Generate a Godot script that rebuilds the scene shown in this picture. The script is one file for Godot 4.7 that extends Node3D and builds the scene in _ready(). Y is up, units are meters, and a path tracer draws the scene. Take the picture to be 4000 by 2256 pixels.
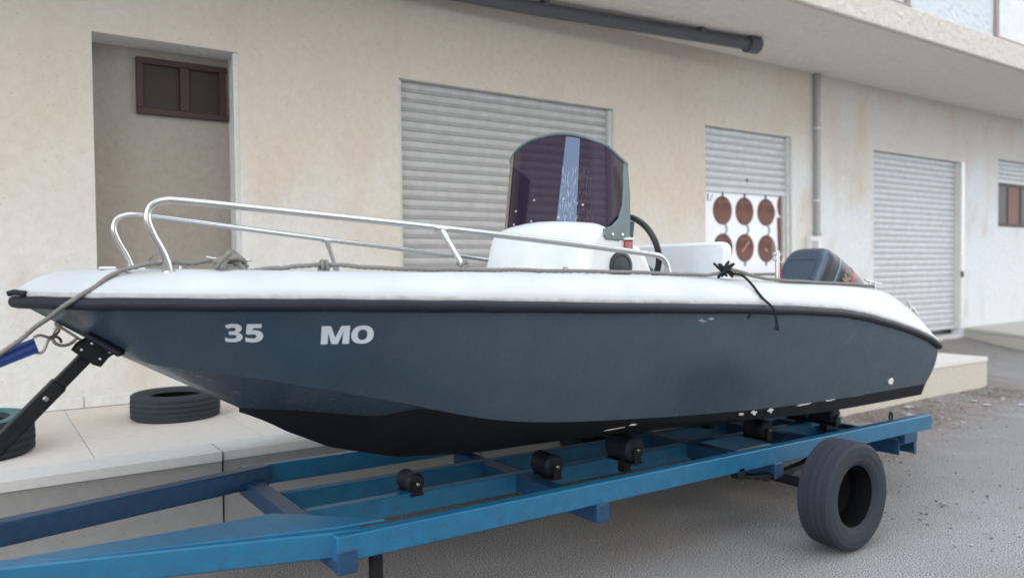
extends Node3D

const MID := -3.5            # the boat's centre line, metres in front of the camera's foot towards the facade
var M := {}
var used := {}
var rng := RandomNumberGenerator.new()

# ---------------------------------------------------------------- naming and tagging
func uniq(parent: Node, called: String) -> String:
	var key = str(parent.get_instance_id()) + "/" + called
	var n = used.get(key, 0)
	used[key] = n + 1
	return called if n == 0 else "%s_%03d" % [called, n]

func tag(o: Node, label: String, category := "", group := "", kind := "") -> Node:
	if label != "": o.set_meta("label", label)
	if category != "": o.set_meta("category", category)
	if group != "": o.set_meta("group", group)
	if kind != "": o.set_meta("kind", kind)
	return o

func thing(called: String, label: String, category: String, at := Vector3.ZERO, group := "") -> Node3D:
	var o := Node3D.new()
	o.name = uniq(self, called)
	add_child(o, true)
	o.position = at
	tag(o, label, category, group)
	return o

func origin_of(parent: Node) -> Vector3:
	var p := Vector3.ZERO
	var n = parent
	while n != self and n is Node3D:
		p += n.position
		n = n.get_parent()
	return p

# commits a SurfaceTool whose vertices are world coordinates as one named mesh under parent
func part(called: String, st: SurfaceTool, m: Material, parent: Node, label := "") -> MeshInstance3D:
	var o := MeshInstance3D.new()
	o.mesh = st.commit()
	o.name = uniq(parent, called)
	parent.add_child(o, true)
	o.material_override = m
	o.position = -origin_of(parent)
	if label != "": o.set_meta("label", label)
	return o

# an instance of a shared mesh with a place of its own (world coordinates)
func inst(called: String, mesh: Mesh, m: Material, parent: Node, xf: Transform3D) -> MeshInstance3D:
	var o := MeshInstance3D.new()
	o.mesh = mesh
	o.name = uniq(parent, called)
	parent.add_child(o, true)
	o.material_override = m
	o.transform = Transform3D(xf.basis, xf.origin - origin_of(parent))
	return o

# ---------------------------------------------------------------- mesh helpers
func mb() -> SurfaceTool:
	var st := SurfaceTool.new()
	st.begin(Mesh.PRIMITIVE_TRIANGLES)
	return st

func triN(st: SurfaceTool, a: Vector3, b: Vector3, c: Vector3, na: Vector3, nb: Vector3, nc: Vector3) -> void:
	if (b - a).cross(c - a).dot(na + nb + nc) > 0.0:
		st.set_normal(na); st.add_vertex(a)
		st.set_normal(nc); st.add_vertex(c)
		st.set_normal(nb); st.add_vertex(b)
	else:
		st.set_normal(na); st.add_vertex(a)
		st.set_normal(nb); st.add_vertex(b)
		st.set_normal(nc); st.add_vertex(c)

func tri_out(st: SurfaceTool, a: Vector3, b: Vector3, c: Vector3, inside: Vector3) -> void:
	var n = (b - a).cross(c - a)
	if n.length_squared() < 1e-16: return
	n = n.normalized()
	if n.dot((a + b + c) / 3.0 - inside) < 0.0: n = -n
	triN(st, a, b, c, n, n, n)

func quad_out(st: SurfaceTool, a: Vector3, b: Vector3, c: Vector3, d: Vector3, inside: Vector3) -> void:
	tri_out(st, a, b, c, inside)
	tri_out(st, a, c, d, inside)

# bevelled box
func bbox(st: SurfaceTool, c: Vector3, size: Vector3, bev := 0.004, bs := Basis.IDENTITY) -> void:
	var h = size * 0.5
	bev = min(bev, min(h.x, min(h.y, h.z)) * 0.9)
	var p = func(s: Vector3, axis: int) -> Vector3:
		var v = Vector3(s.x * (h.x - bev), s.y * (h.y - bev), s.z * (h.z - bev))
		v[axis] = s[axis] * h[axis]
		return c + bs * v
	for a in 3:
		var b = (a + 1) % 3
		var e = (a + 2) % 3
		for sa in [-1.0, 1.0]:
			var q = []
			for k in [[-1.0, -1.0], [1.0, -1.0], [1.0, 1.0], [-1.0, 1.0]]:
				var s = Vector3.ZERO
				s[a] = sa; s[b] = k[0]; s[e] = k[1]
				q.append(p.call(s, a))
			quad_out(st, q[0], q[1], q[2], q[3], c)
			for sb in [-1.0, 1.0]:
				var s1 = Vector3.ZERO; s1[a] = sa; s1[b] = sb; s1[e] = -1.0
				var s2 = s1; s2[e] = 1.0
				quad_out(st, p.call(s1, a), p.call(s2, a), p.call(s2, b), p.call(s1, b), c)
	for sx in [-1.0, 1.0]:
		for sy in [-1.0, 1.0]:
			for sz in [-1.0, 1.0]:
				var s = Vector3(sx, sy, sz)
				tri_out(st, p.call(s, 0), p.call(s, 1), p.call(s, 2), c)

# a beam of rectangular section from a to b: w across, hh high
func beam(st: SurfaceTool, a: Vector3, b: Vector3, w: float, hh: float, bev := 0.006, up := Vector3.UP) -> void:
	var x = (b - a).normalized()
	var z = x.cross(up).normalized()
	var y = z.cross(x).normalized()
	bbox(st, (a + b) * 0.5, Vector3((b - a).length(), hh, w), bev, Basis(x, y, z))

# eight free corners: bottom four (in order round) then top four
func hexa(st: SurfaceTool, v: Array) -> void:
	var c = Vector3.ZERO
	for p in v: c += p / 8.0
	quad_out(st, v[0], v[1], v[2], v[3], c)
	quad_out(st, v[4], v[5], v[6], v[7], c)
	for i in 4:
		var j = (i + 1) % 4
		quad_out(st, v[i], v[j], v[j + 4], v[i + 4], c)

func catmull(pts: Array, n: int) -> Array:
	var out = []
	for i in n + 1:
		out.append(at_curve(pts, float(i) / n))
	return out

func at_curve(pts: Array, t: float) -> Vector3:
	var m = pts.size() - 1
	var f = clamp(t, 0.0, 1.0) * m
	var i = int(min(floor(f), m - 1))
	var u = f - i
	var p1: Vector3 = pts[i]
	var p2: Vector3 = pts[i + 1]
	var p0: Vector3 = pts[i - 1] if i > 0 else p1 * 2.0 - p2
	var p3: Vector3 = pts[i + 2] if i + 2 <= m else p2 * 2.0 - p1
	return p1.cubic_interpolate(p2, p0, p3, u)

# a tube along points; lobes > 0 gives a laid rope with that many strands
func tube(st: SurfaceTool, pts: Array, r, sides := 10, caps := true, lobes := 0, turns := 60.0, squash := Vector2(1, 1)) -> void:
	var n = pts.size()
	var t0: Vector3 = (pts[1] - pts[0]).normalized()
	var u = t0.cross(Vector3.UP if abs(t0.y) < 0.9 else Vector3.RIGHT).normalized()
	var rings = []
	var norms = []
	var run = 0.0
	for i in n:
		var t: Vector3 = (pts[min(i + 1, n - 1)] - pts[max(i - 1, 0)]).normalized()
		u = (u - t * u.dot(t)).normalized()
		var w = t.cross(u)
		if i > 0: run += (pts[i] - pts[i - 1]).length()
		var rr: float = r.call(float(i) / (n - 1)) if r is Callable else r
		var ring = []
		var nn = []
		for k in sides:
			var a = TAU * k / sides
			var f = 1.0
			if lobes > 0: f = 0.78 + 0.3 * abs(cos(0.5 * lobes * a - turns * run))
			var d = u * cos(a) * squash.x + w * sin(a) * squash.y
			ring.append(pts[i] + d * rr * f)
			nn.append((u * cos(a) / squash.x + w * sin(a) / squash.y).normalized())
		rings.append(ring)
		norms.append(nn)
	for i in n - 1:
		for k in sides:
			var k2 = (k + 1) % sides
			triN(st, rings[i][k], rings[i][k2], rings[i + 1][k2], norms[i][k], norms[i][k2], norms[i + 1][k2])
			triN(st, rings[i][k], rings[i + 1][k2], rings[i + 1][k], norms[i][k], norms[i + 1][k2], norms[i + 1][k])
	if caps:
		for e in [0, n - 1]:
			var inner = pts[1] if e == 0 else pts[n - 2]
			for k in sides:
				tri_out(st, pts[e], rings[e][k], rings[e][(k + 1) % sides], inner)

# surface of revolution: profile of (radius, height) along axis from at
func lathe(st: SurfaceTool, at: Vector3, axis: Vector3, profile: Array, segs := 40) -> void:
	var z = axis.normalized()
	var x = z.cross(Vector3.UP if abs(z.y) < 0.9 else Vector3.RIGHT).normalized()
	var y = z.cross(x)
	for i in profile.size() - 1:
		var a: Vector2 = profile[i]
		var b: Vector2 = profile[i + 1]
		var d = (b - a)
		if d.length() < 1e-6: continue
		d = d.normalized()
		for k in segs:
			var a1 = TAU * k / segs
			var a2 = TAU * (k + 1) / segs
			var r1 = x * cos(a1) + y * sin(a1)
			var r2 = x * cos(a2) + y * sin(a2)
			var n1 = r1 * d.y - z * d.x
			var n2 = r2 * d.y - z * d.x
			var p1 = at + r1 * a.x + z * a.y
			var p2 = at + r2 * a.x + z * a.y
			var p3 = at + r2 * b.x + z * b.y
			var p4 = at + r1 * b.x + z * b.y
			if a.x > 1e-5: triN(st, p1, p2, p3, n1, n2, n2)
			if b.x > 1e-5: triN(st, p1, p3, p4, n1, n2, n1)

# a smooth sheet through rows of points; normals point away from ref
func loft(st: SurfaceTool, rows: Array, ref: Vector3, col = null, toward := false) -> void:
	var ni = rows.size()
	var nj = rows[0].size()
	var ns = []
	var score = 0.0
	for i in ni:
		var line = []
		for j in nj:
			var du: Vector3 = rows[min(i + 1, ni - 1)][j] - rows[max(i - 1, 0)][j]
			var dv: Vector3 = rows[i][min(j + 1, nj - 1)] - rows[i][max(j - 1, 0)]
			if du.length_squared() < 1e-12:
				var jj = min(j + 1, nj - 1) if j < nj / 2 else max(j - 1, 0)
				du = rows[min(i + 1, ni - 1)][jj] - rows[max(i - 1, 0)][jj]
			if dv.length_squared() < 1e-12:
				var ii = min(i + 1, ni - 1) if i < ni / 2 else max(i - 1, 0)
				dv = rows[ii][min(j + 1, nj - 1)] - rows[ii][max(j - 1, 0)]
			var n = du.cross(dv)
			n = n.normalized() if n.length_squared() > 1e-14 else Vector3.UP
			score += n.dot(rows[i][j] - ref)
			line.append(n)
		ns.append(line)
	var sg = 1.0 if score > 0.0 else -1.0
	if toward: sg = -sg
	for i in ni - 1:
		for j in nj - 1:
			var q = [[i, j], [i + 1, j], [i + 1, j + 1], [i, j + 1]]
			for tr in [[0, 1, 2], [0, 2, 3]]:
				var v = []
				for k in tr: v.append([rows[q[k][0]][q[k][1]], ns[q[k][0]][q[k][1]] * sg])
				if (v[1][0] - v[0][0]).cross(v[2][0] - v[0][0]).dot(v[0][1] + v[1][1] + v[2][1]) > 0.0:
					var s = v[1]; v[1] = v[2]; v[2] = s
				for e in v:
					if col != null: st.set_color(col.call(e[0]))
					st.set_normal(e[1])
					st.add_vertex(e[0])

# a plate cut to an outline, with bevelled rims; xf takes its plane (x, y) and thickness (z, centred) to the world
func plate(st: SurfaceTool, poly: Array, thick: float, bev: float, xf: Transform3D) -> void:
	var n = poly.size()
	var cen = Vector2.ZERO
	for p in poly: cen += p / n
	var area = 0.0
	for i in n: area += poly[i].cross(poly[(i + 1) % n])
	var sgn = 1.0 if area > 0.0 else -1.0
	var inn = PackedVector2Array()
	var full = PackedVector2Array()
	for i in n:
		var e1: Vector2 = (poly[i] - poly[(i + n - 1) % n]).normalized()
		var e2: Vector2 = (poly[(i + 1) % n] - poly[i]).normalized()
		var m = (Vector2(-e1.y, e1.x) + Vector2(-e2.y, e2.x)) * sgn
		var q = m.normalized() * bev if m.length() > 0.01 else Vector2.ZERO
		inn.append(poly[i] + q)
		full.append(poly[i])
	var ids = Geometry2D.triangulate_polygon(full)
	var h = thick * 0.5
	for s in [-1.0, 1.0]:
		var nz = (xf.basis * Vector3(0, 0, s)).normalized()
		for k in range(0, ids.size(), 3):
			var a = xf * Vector3(inn[ids[k]].x, inn[ids[k]].y, s * h)
			var b = xf * Vector3(inn[ids[k + 1]].x, inn[ids[k + 1]].y, s * h)
			var c = xf * Vector3(inn[ids[k + 2]].x, inn[ids[k + 2]].y, s * h)
			triN(st, a, b, c, nz, nz, nz)
	var rims = [[inn, -h], [full, -h + bev], [full, h - bev], [inn, h]]
	for r in 3:
		for i in n:
			var j = (i + 1) % n
			var a = xf * Vector3(rims[r][0][i].x, rims[r][0][i].y, rims[r][1])
			var b = xf * Vector3(rims[r][0][j].x, rims[r][0][j].y, rims[r][1])
			var c = xf * Vector3(rims[r + 1][0][j].x, rims[r + 1][0][j].y, rims[r + 1][1])
			var d = xf * Vector3(rims[r + 1][0][i].x, rims[r + 1][0][i].y, rims[r + 1][1])
			var e: Vector2 = (poly[j] - poly[i]).normalized()
			var o2 = Vector2(e.y, -e.x) * sgn
			var zz = [-0.7, 0.0, 0.7][r]
			var nn = (xf.basis * Vector3(o2.x, o2.y, zz)).normalized()
			triN(st, a, b, c, nn, nn, nn)
			triN(st, a, c, d, nn, nn, nn)

func ring_poly(r: float, n: int, sy := 1.0) -> Array:
	var out = []
	for i in n: out.append(Vector2(cos(TAU * i / n) * r, sin(TAU * i / n) * r * sy))
	return out

func rounded(w: float, h: float, r: float, n := 6) -> Array:
	var out = []
	for c in [[1, 1, 0.0], [-1, 1, 0.5], [-1, -1, 1.0], [1, -1, 1.5]]:
		for i in n + 1:
			var a = PI * (c[2] + 0.5 * i / n)
			out.append(Vector2(c[0] * (w * 0.5 - r) + cos(a) * r, c[1] * (h * 0.5 - r) + sin(a) * r))
	return out

func bolt(st: SurfaceTool, at: Vector3, axis: Vector3, r: float) -> void:
	lathe(st, at, axis, [Vector2(r, -0.004), Vector2(r, r * 0.5), Vector2(r * 0.7, r * 0.8), Vector2(0, r * 0.85)], 8)

# ---------------------------------------------------------------- materials
func noise_image(size: int, seed_: int, freq: float, oct: int, lo: Color, hi: Color, gain := 1.0, specks := 0.0, speck_color := Color(0.3, 0.27, 0.24)) -> Image:
	var n := FastNoiseLite.new()
	n.seed = seed_
	n.noise_type = FastNoiseLite.TYPE_SIMPLEX_SMOOTH
	n.frequency = freq
	n.fractal_octaves = oct
	n.fractal_gain = 0.6
	var g: Image = n.get_seamless_image(size, size)
	var sp: Image = null
	if specks > 0.0:
		var s := FastNoiseLite.new()
		s.seed = seed_ + 7
		s.noise_type = FastNoiseLite.TYPE_SIMPLEX
		s.frequency = 0.055
		s.fractal_octaves = 3
		sp = s.get_seamless_image(size, size)
	var out := Image.create(size, size, false, Image.FORMAT_RGB8)
	for y in size:
		for x in size:
			var v = clamp((g.get_pixel(x, y).r - 0.5) * gain + 0.5, 0.0, 1.0)
			var c = lo.lerp(hi, v)
			if sp != null:
				var k = sp.get_pixel(x, y).r
				if k > 1.0 - specks: c = c.lerp(speck_color, clamp((k - 1.0 + specks) * 12.0, 0.0, 0.8))
			out.set_pixel(x, y, c)
	out.generate_mipmaps()
	return out

func tex(im: Image) -> ImageTexture:
	return ImageTexture.create_from_image(im)

func lin(r: float, g: float, b: float) -> Color:
	return Color(r, g, b).linear_to_srgb()

func mat(called: String, c: Color, rough: float, metal := 0.0, spec := 0.5) -> StandardMaterial3D:
	var m := StandardMaterial3D.new()
	m.resource_name = called
	m.albedo_color = c
	m.roughness = rough
	m.metallic = metal
	m.metallic_specular = spec
	M[called] = m
	return m

func textured(m: StandardMaterial3D, t: Texture2D, scale: float, normal: Texture2D = null, depth := 0.5, rough: Texture2D = null) -> StandardMaterial3D:
	m.albedo_texture = t
	m.uv1_triplanar = true
	m.uv1_world_triplanar = true
	m.uv1_scale = Vector3.ONE * scale
	if normal != null:
		m.normal_enabled = true
		m.normal_texture = normal
		m.normal_scale = depth
	if rough != null:
		m.roughness_texture = rough
		m.roughness_texture_channel = BaseMaterial3D.TEXTURE_CHANNEL_RED
	return m

func make_materials() -> void:
	var w = Color(1, 1, 1)
	var plaster = tex(noise_image(1024, 11, 0.02, 6, Color(0.955, 0.95, 0.94), Color(1, 1, 1), 1.1, 0.12, Color(0.5, 0.46, 0.42)))
	var bumps: Image = noise_image(512, 12, 0.045, 5, Color(0, 0, 0), w, 1.4)
	bumps.bump_map_to_normal_map(5.0)
	var bump_n = tex(bumps)
	var fine: Image = noise_image(512, 13, 0.16, 3, Color(0, 0, 0), w, 1.6)
	fine.bump_map_to_normal_map(7.0)
	var fine_n = tex(fine)
	var gravel_c = tex(noise_image(1024, 21, 0.09, 5, Color(0.5, 0.485, 0.47), Color(1, 1, 1), 2.6, 0.16, Color(0.36, 0.32, 0.29)))
	var soft_c = tex(noise_image(512, 31, 0.012, 6, Color(0.93, 0.925, 0.92), Color(1, 1, 1), 1.3))
	var grime_c = tex(noise_image(512, 41, 0.03, 6, Color(0.82, 0.81, 0.8), Color(1, 1, 1), 1.5))
	var rough_t = tex(noise_image(512, 51, 0.02, 6, Color(0.8, 0.8, 0.8), Color(1, 1, 1), 1.4))
	var hull_c = tex(noise_image(512, 61, 0.012, 6, Color(0.91, 0.92, 0.925), Color(1, 1, 1), 1.4, 0.07, Color(1.0, 1.0, 0.98)))
	var blue_c = tex(noise_image(1024, 71, 0.01, 5, lin(0.005, 0.092, 0.185), lin(0.007, 0.12, 0.23), 1.4, 0.24, lin(0.1, 0.05, 0.028)))
	M["wall"] = textured(mat("wall", w, 0.92, 0, 0.25), plaster, 0.45, bump_n, 0.16)
	M["wall"].vertex_color_use_as_albedo = true
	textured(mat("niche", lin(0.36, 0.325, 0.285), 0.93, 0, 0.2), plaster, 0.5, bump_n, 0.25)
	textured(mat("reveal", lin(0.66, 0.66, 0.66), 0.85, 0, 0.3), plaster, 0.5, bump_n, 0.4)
	textured(mat("soffit", lin(0.78, 0.755, 0.7), 0.95, 0, 0.2), plaster, 0.3, bump_n, 0.4)
	textured(mat("fascia", lin(0.62, 0.58, 0.52), 0.95, 0, 0.2), plaster, 0.3, bump_n, 0.4)
	textured(mat("upper_wall", lin(0.62, 0.66, 0.7), 0.95, 0, 0.2), plaster, 0.3, bump_n, 0.4)
	textured(mat("shutter", lin(0.47, 0.465, 0.46), 0.5, 0.1, 0.4), soft_c, 0.9)
	textured(mat("shutter_pale", lin(0.58, 0.6, 0.63), 0.5, 0.1, 0.4), soft_c, 0.9)
	textured(mat("steel_frame", lin(0.62, 0.62, 0.6), 0.5, 0.2, 0.4), soft_c, 1.0)
	textured(mat("brown_wood", lin(0.055, 0.026, 0.02), 0.6), grime_c, 2.0)
	mat("brown_dark", lin(0.02, 0.007, 0.006), 0.5)
	textured(mat("brown_grid", lin(0.215, 0.082, 0.056), 0.6), grime_c, 3.0)
	mat("faded_frame", lin(0.26, 0.19, 0.17), 0.6)
	mat("dark_glass", lin(0.03, 0.025, 0.025), 0.08)
	mat("curtain", lin(0.19, 0.15, 0.13), 0.7)
	mat("stick", lin(0.45, 0.32, 0.26), 0.7)
	mat("film_white", lin(0.76, 0.78, 0.83), 0.35)
	mat("ink", lin(0.03, 0.035, 0.05), 0.6)
	textured(mat("grey_pipe", lin(0.33, 0.33, 0.325), 0.5), soft_c, 2.0)
	textured(mat("dark_pipe", lin(0.1, 0.102, 0.115), 0.6), soft_c, 2.0)
	mat("box_white", lin(0.66, 0.66, 0.63), 0.5)
	mat("box_grey", lin(0.25, 0.26, 0.26), 0.25)
	textured(mat("tile_white", lin(0.72, 0.72, 0.71), 0.3), soft_c, 1.5)
	textured(mat("slab", lin(0.70, 0.645, 0.585), 0.9), plaster, 0.5)
	textured(mat("slab_grey", lin(0.68, 0.64, 0.60), 0.9), plaster, 0.45)
	textured(mat("kerb", lin(0.56, 0.52, 0.455), 0.95, 0, 0.2), plaster, 0.7, bump_n, 0.15)
	textured(mat("kerb_dark", lin(0.36, 0.345, 0.33), 0.95, 0, 0.2), plaster, 0.5)
	textured(mat("edging", lin(0.64, 0.61, 0.575), 0.9), plaster, 0.9)
	textured(mat("cement", lin(0.66, 0.64, 0.6), 0.95), plaster, 1.0, fine_n, 0.8)
	M["ground"] = textured(mat("ground", w, 0.95, 0, 0.25), gravel_c, 1.1, fine_n, 0.15)
	M["ground"].vertex_color_use_as_albedo = true
	var peb = mat("pebble", w, 0.95, 0, 0.2)
	peb.vertex_color_use_as_albedo = true
	textured(mat("hull", lin(0.049, 0.074, 0.096), 0.3, 0.0, 0.5), hull_c, 0.7, null, 0.5, rough_t)
	textured(mat("hull_black", lin(0.011, 0.011, 0.014), 0.6, 0, 0.3), grime_c, 1.5, fine_n, 0.3)
	textured(mat("rubber", lin(0.013, 0.015, 0.024), 0.55, 0, 0.35), grime_c, 3.0, fine_n, 0.25)
	textured(mat("gelcoat", lin(0.74, 0.75, 0.745), 0.35, 0.0, 0.4), soft_c, 0.35)
	textured(mat("deck_gelcoat", lin(0.5, 0.51, 0.515), 0.4, 0.0, 0.4), soft_c, 0.35)
	textured(mat("flange", lin(0.43, 0.425, 0.42), 0.5, 0.0, 0.4), grime_c, 0.8)
	textured(mat("liner", lin(0.7, 0.7, 0.68), 0.5, 0.0, 0.5), grime_c, 0.8)
	mat("stainless", lin(0.52, 0.515, 0.5), 0.26, 1.0)
	mat("old_steel", lin(0.35, 0.32, 0.27), 0.35, 1.0)
	mat("vinyl", lin(0.5, 0.53, 0.56), 0.5)
	textured(mat("chip", lin(0.45, 0.44, 0.42), 0.85), grime_c, 8.0)
	textured(mat("trim_grey", lin(0.125, 0.165, 0.17), 0.45), soft_c, 1.0)
	mat("black_plastic", lin(0.012, 0.013, 0.016), 0.4)
	mat("red_lens", lin(0.22, 0.012, 0.012), 0.12)
	var gl = mat("tint_glass", lin(0.024, 0.012, 0.03), 0.1, 0, 0.18)
	gl.transparency = BaseMaterial3D.TRANSPARENCY_ALPHA
	gl.albedo_color.a = 0.9
	gl.cull_mode = BaseMaterial3D.CULL_DISABLED
	var fm = mat("sky_reflection_paint", lin(0.17, 0.22, 0.32), 0.2)  # pale blue with the sky's reflection painted in, for the windscreen
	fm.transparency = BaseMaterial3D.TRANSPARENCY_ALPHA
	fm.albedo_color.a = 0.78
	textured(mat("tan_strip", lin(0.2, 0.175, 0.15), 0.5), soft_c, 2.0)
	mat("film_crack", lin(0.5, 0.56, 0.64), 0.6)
	mat("film_crack_dim", lin(0.12, 0.1, 0.1), 0.6)
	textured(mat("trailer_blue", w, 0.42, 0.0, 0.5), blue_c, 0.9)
	textured(mat("trailer_blue_shaded", lin(0.008, 0.05, 0.125), 0.45, 0.0, 0.5), grime_c, 1.3)  # darker copy of the trailer blue, shade painted into the colour
	textured(mat("black_paint", lin(0.007, 0.007, 0.009), 0.5, 0, 0.35), grime_c, 3.0, fine_n, 0.2)
	mat("rim_black", lin(0.005, 0.005, 0.006), 0.7, 0, 0.2)
	textured(mat("tyre", lin(0.034, 0.039, 0.05), 0.8, 0, 0.35), grime_c, 4.0, fine_n, 0.25)
	textured(mat("tyre_dusty", lin(0.055, 0.06, 0.07), 0.85, 0, 0.3), grime_c, 4.0, fine_n, 0.3)
	textured(mat("teal_paint", lin(0.045, 0.17, 0.18), 0.6), grime_c, 6.0)
	textured(mat("strap", lin(0.014, 0.05, 0.22), 0.75), grime_c, 6.0, fine_n, 0.4)
	textured(mat("rope", lin(0.25, 0.238, 0.22), 0.95, 0, 0.1), grime_c, 9.0)
	textured(mat("rope_grey", lin(0.2, 0.205, 0.21), 0.95, 0, 0.1), grime_c, 9.0)
	textured(mat("rope_black", lin(0.03, 0.035, 0.04), 0.9, 0, 0.1), grime_c, 9.0)
	textured(mat("cowl", lin(0.06, 0.082, 0.115), 0.36), soft_c, 1.5)
	mat("cowl_dark", lin(0.018, 0.022, 0.03), 0.4)
	mat("cowl_line", lin(0.16, 0.19, 0.24), 0.4)
	mat("cowl_red", lin(0.4, 0.012, 0.025), 0.4)
	mat("gold", lin(0.24, 0.19, 0.105), 0.5)
	mat("red_cloth", lin(0.32, 0.012, 0.02), 0.8)
	mat("paper", lin(0.42, 0.42, 0.42), 0.8)
	mat("screw", lin(0.7, 0.7, 0.7), 0.3, 1.0)
	mat("litter_black", lin(0.015, 0.015, 0.017), 0.7)

# ---------------------------------------------------------------- text
func text_mesh(txt: String, size: float, bold := true, serif := false, fat := 0.4) -> TextMesh:
	var f := SystemFont.new()
	f.font_names = PackedStringArray(["Droid Serif" if serif else "Droid Sans"])
	f.font_weight = 700 if bold else 400
	var t := TextMesh.new()
	t.text = txt
	var fv := FontVariation.new()
	fv.base_font = f
	fv.variation_embolden = fat
	t.font = fv if not serif else f
	t.font_size = 64
	t.pixel_size = size / 64.0
	t.depth = 0.0
	t.horizontal_alignment = HORIZONTAL_ALIGNMENT_LEFT
	t.vertical_alignment = VERTICAL_ALIGNMENT_BOTTOM
	t.curve_step = 1.0
	return t

# lays flat lettering on a surface: put(u, v) gives the point for u, v in 0..1 of the text's box
func laid_text(st: SurfaceTool, txt: String, put: Callable, away: Vector3, serif := false, fat := 0.4) -> void:
	var t = text_mesh(txt, 1.0, true, serif, fat)
	var a = t.get_mesh_arrays()
	var v: PackedVector3Array = a[Mesh.ARRAY_VERTEX]
	var ix: PackedInt32Array = a[Mesh.ARRAY_INDEX] if a[Mesh.ARRAY_INDEX] != null else PackedInt32Array(range(v.size()))
	var lo = Vector3.INF
	var hi = -Vector3.INF
	for p in v: lo = lo.min(p); hi = hi.max(p)
	var d = hi - lo
	var q = []
	for p in v: q.append(put.call((p.x - lo.x) / d.x, (p.y - lo.y) / d.y))
	for k in range(0, ix.size(), 3):
		triN(st, q[ix[k]], q[ix[k + 1]], q[ix[k + 2]], away, away, away)

# ---------------------------------------------------------------- the place
func _ready() -> void:
	rng.seed = 20240611
	var cam := Camera3D.new()
	cam.name = "camera"
	add_child(cam)
	cam.position = Vector3(0, 1.5, 0)
	cam.rotation_degrees = Vector3(-1.53, -34.7, -0.6)
	cam.fov = 40.95
	cam.near = 0.05
	cam.far = 600.0
	cam.current = true
	var lens := CameraAttributesPhysical.new()
	lens.frustum_focal_length = 32.14
	lens.frustum_focus_distance = 3.75
	lens.frustum_near = 0.05
	lens.frustum_far = 600.0
	lens.exposure_aperture = 1.6
	cam.attributes = lens
	var sky_mat := ProceduralSkyMaterial.new()
	sky_mat.sky_top_color = Color(0.73, 0.785, 0.855)
	sky_mat.sky_horizon_color = Color(0.93, 0.95, 0.96)
	sky_mat.sky_curve = 0.35
	sky_mat.ground_bottom_color = Color(0.5, 0.49, 0.47)
	sky_mat.ground_horizon_color = Color(0.8, 0.8, 0.8)
	sky_mat.sky_energy_multiplier = 1.55
	var sky := Sky.new()
	sky.sky_material = sky_mat
	var env := Environment.new()
	env.background_mode = Environment.BG_SKY
	env.sky = sky
	env.tonemap_mode = Environment.TONE_MAPPER_LINEAR
	env.tonemap_exposure = 1.85
	env.sdfgi_enabled = true
	env.ssao_enabled = true
	env.ssil_enabled = true
	var we := WorldEnvironment.new()
	we.name = "world_environment"
	we.environment = env
	add_child(we)
	var sun := DirectionalLight3D.new()
	sun.name = "sun"
	sun.light_energy = 0.2
	sun.light_color = Color(1.0, 0.98, 0.95)
	sun.light_angular_distance = 40.0
	sun.shadow_enabled = true
	sun.rotation_degrees = Vector3(-38, 8, 0)
	add_child(sun)

	make_materials()
	build_ground()
	build_building()
	build_wall_fittings()
	build_trailer()
	build_boat()
	build_outboard()
	build_ropes()
	build_tyres()
	build_litter()

func platform_top(x: float) -> float:
	return 0.5 - 0.14 * smoothstep(2.5, 10.0, x)

func ground_height(x: float, z: float) -> float:
	var up = smoothstep(9.6, 10.8, x) * clamp((-4.5 - z) / 2.0, 0.0, 1.0)
	return 0.37 * up * up * (3.0 - 2.0 * up)

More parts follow.
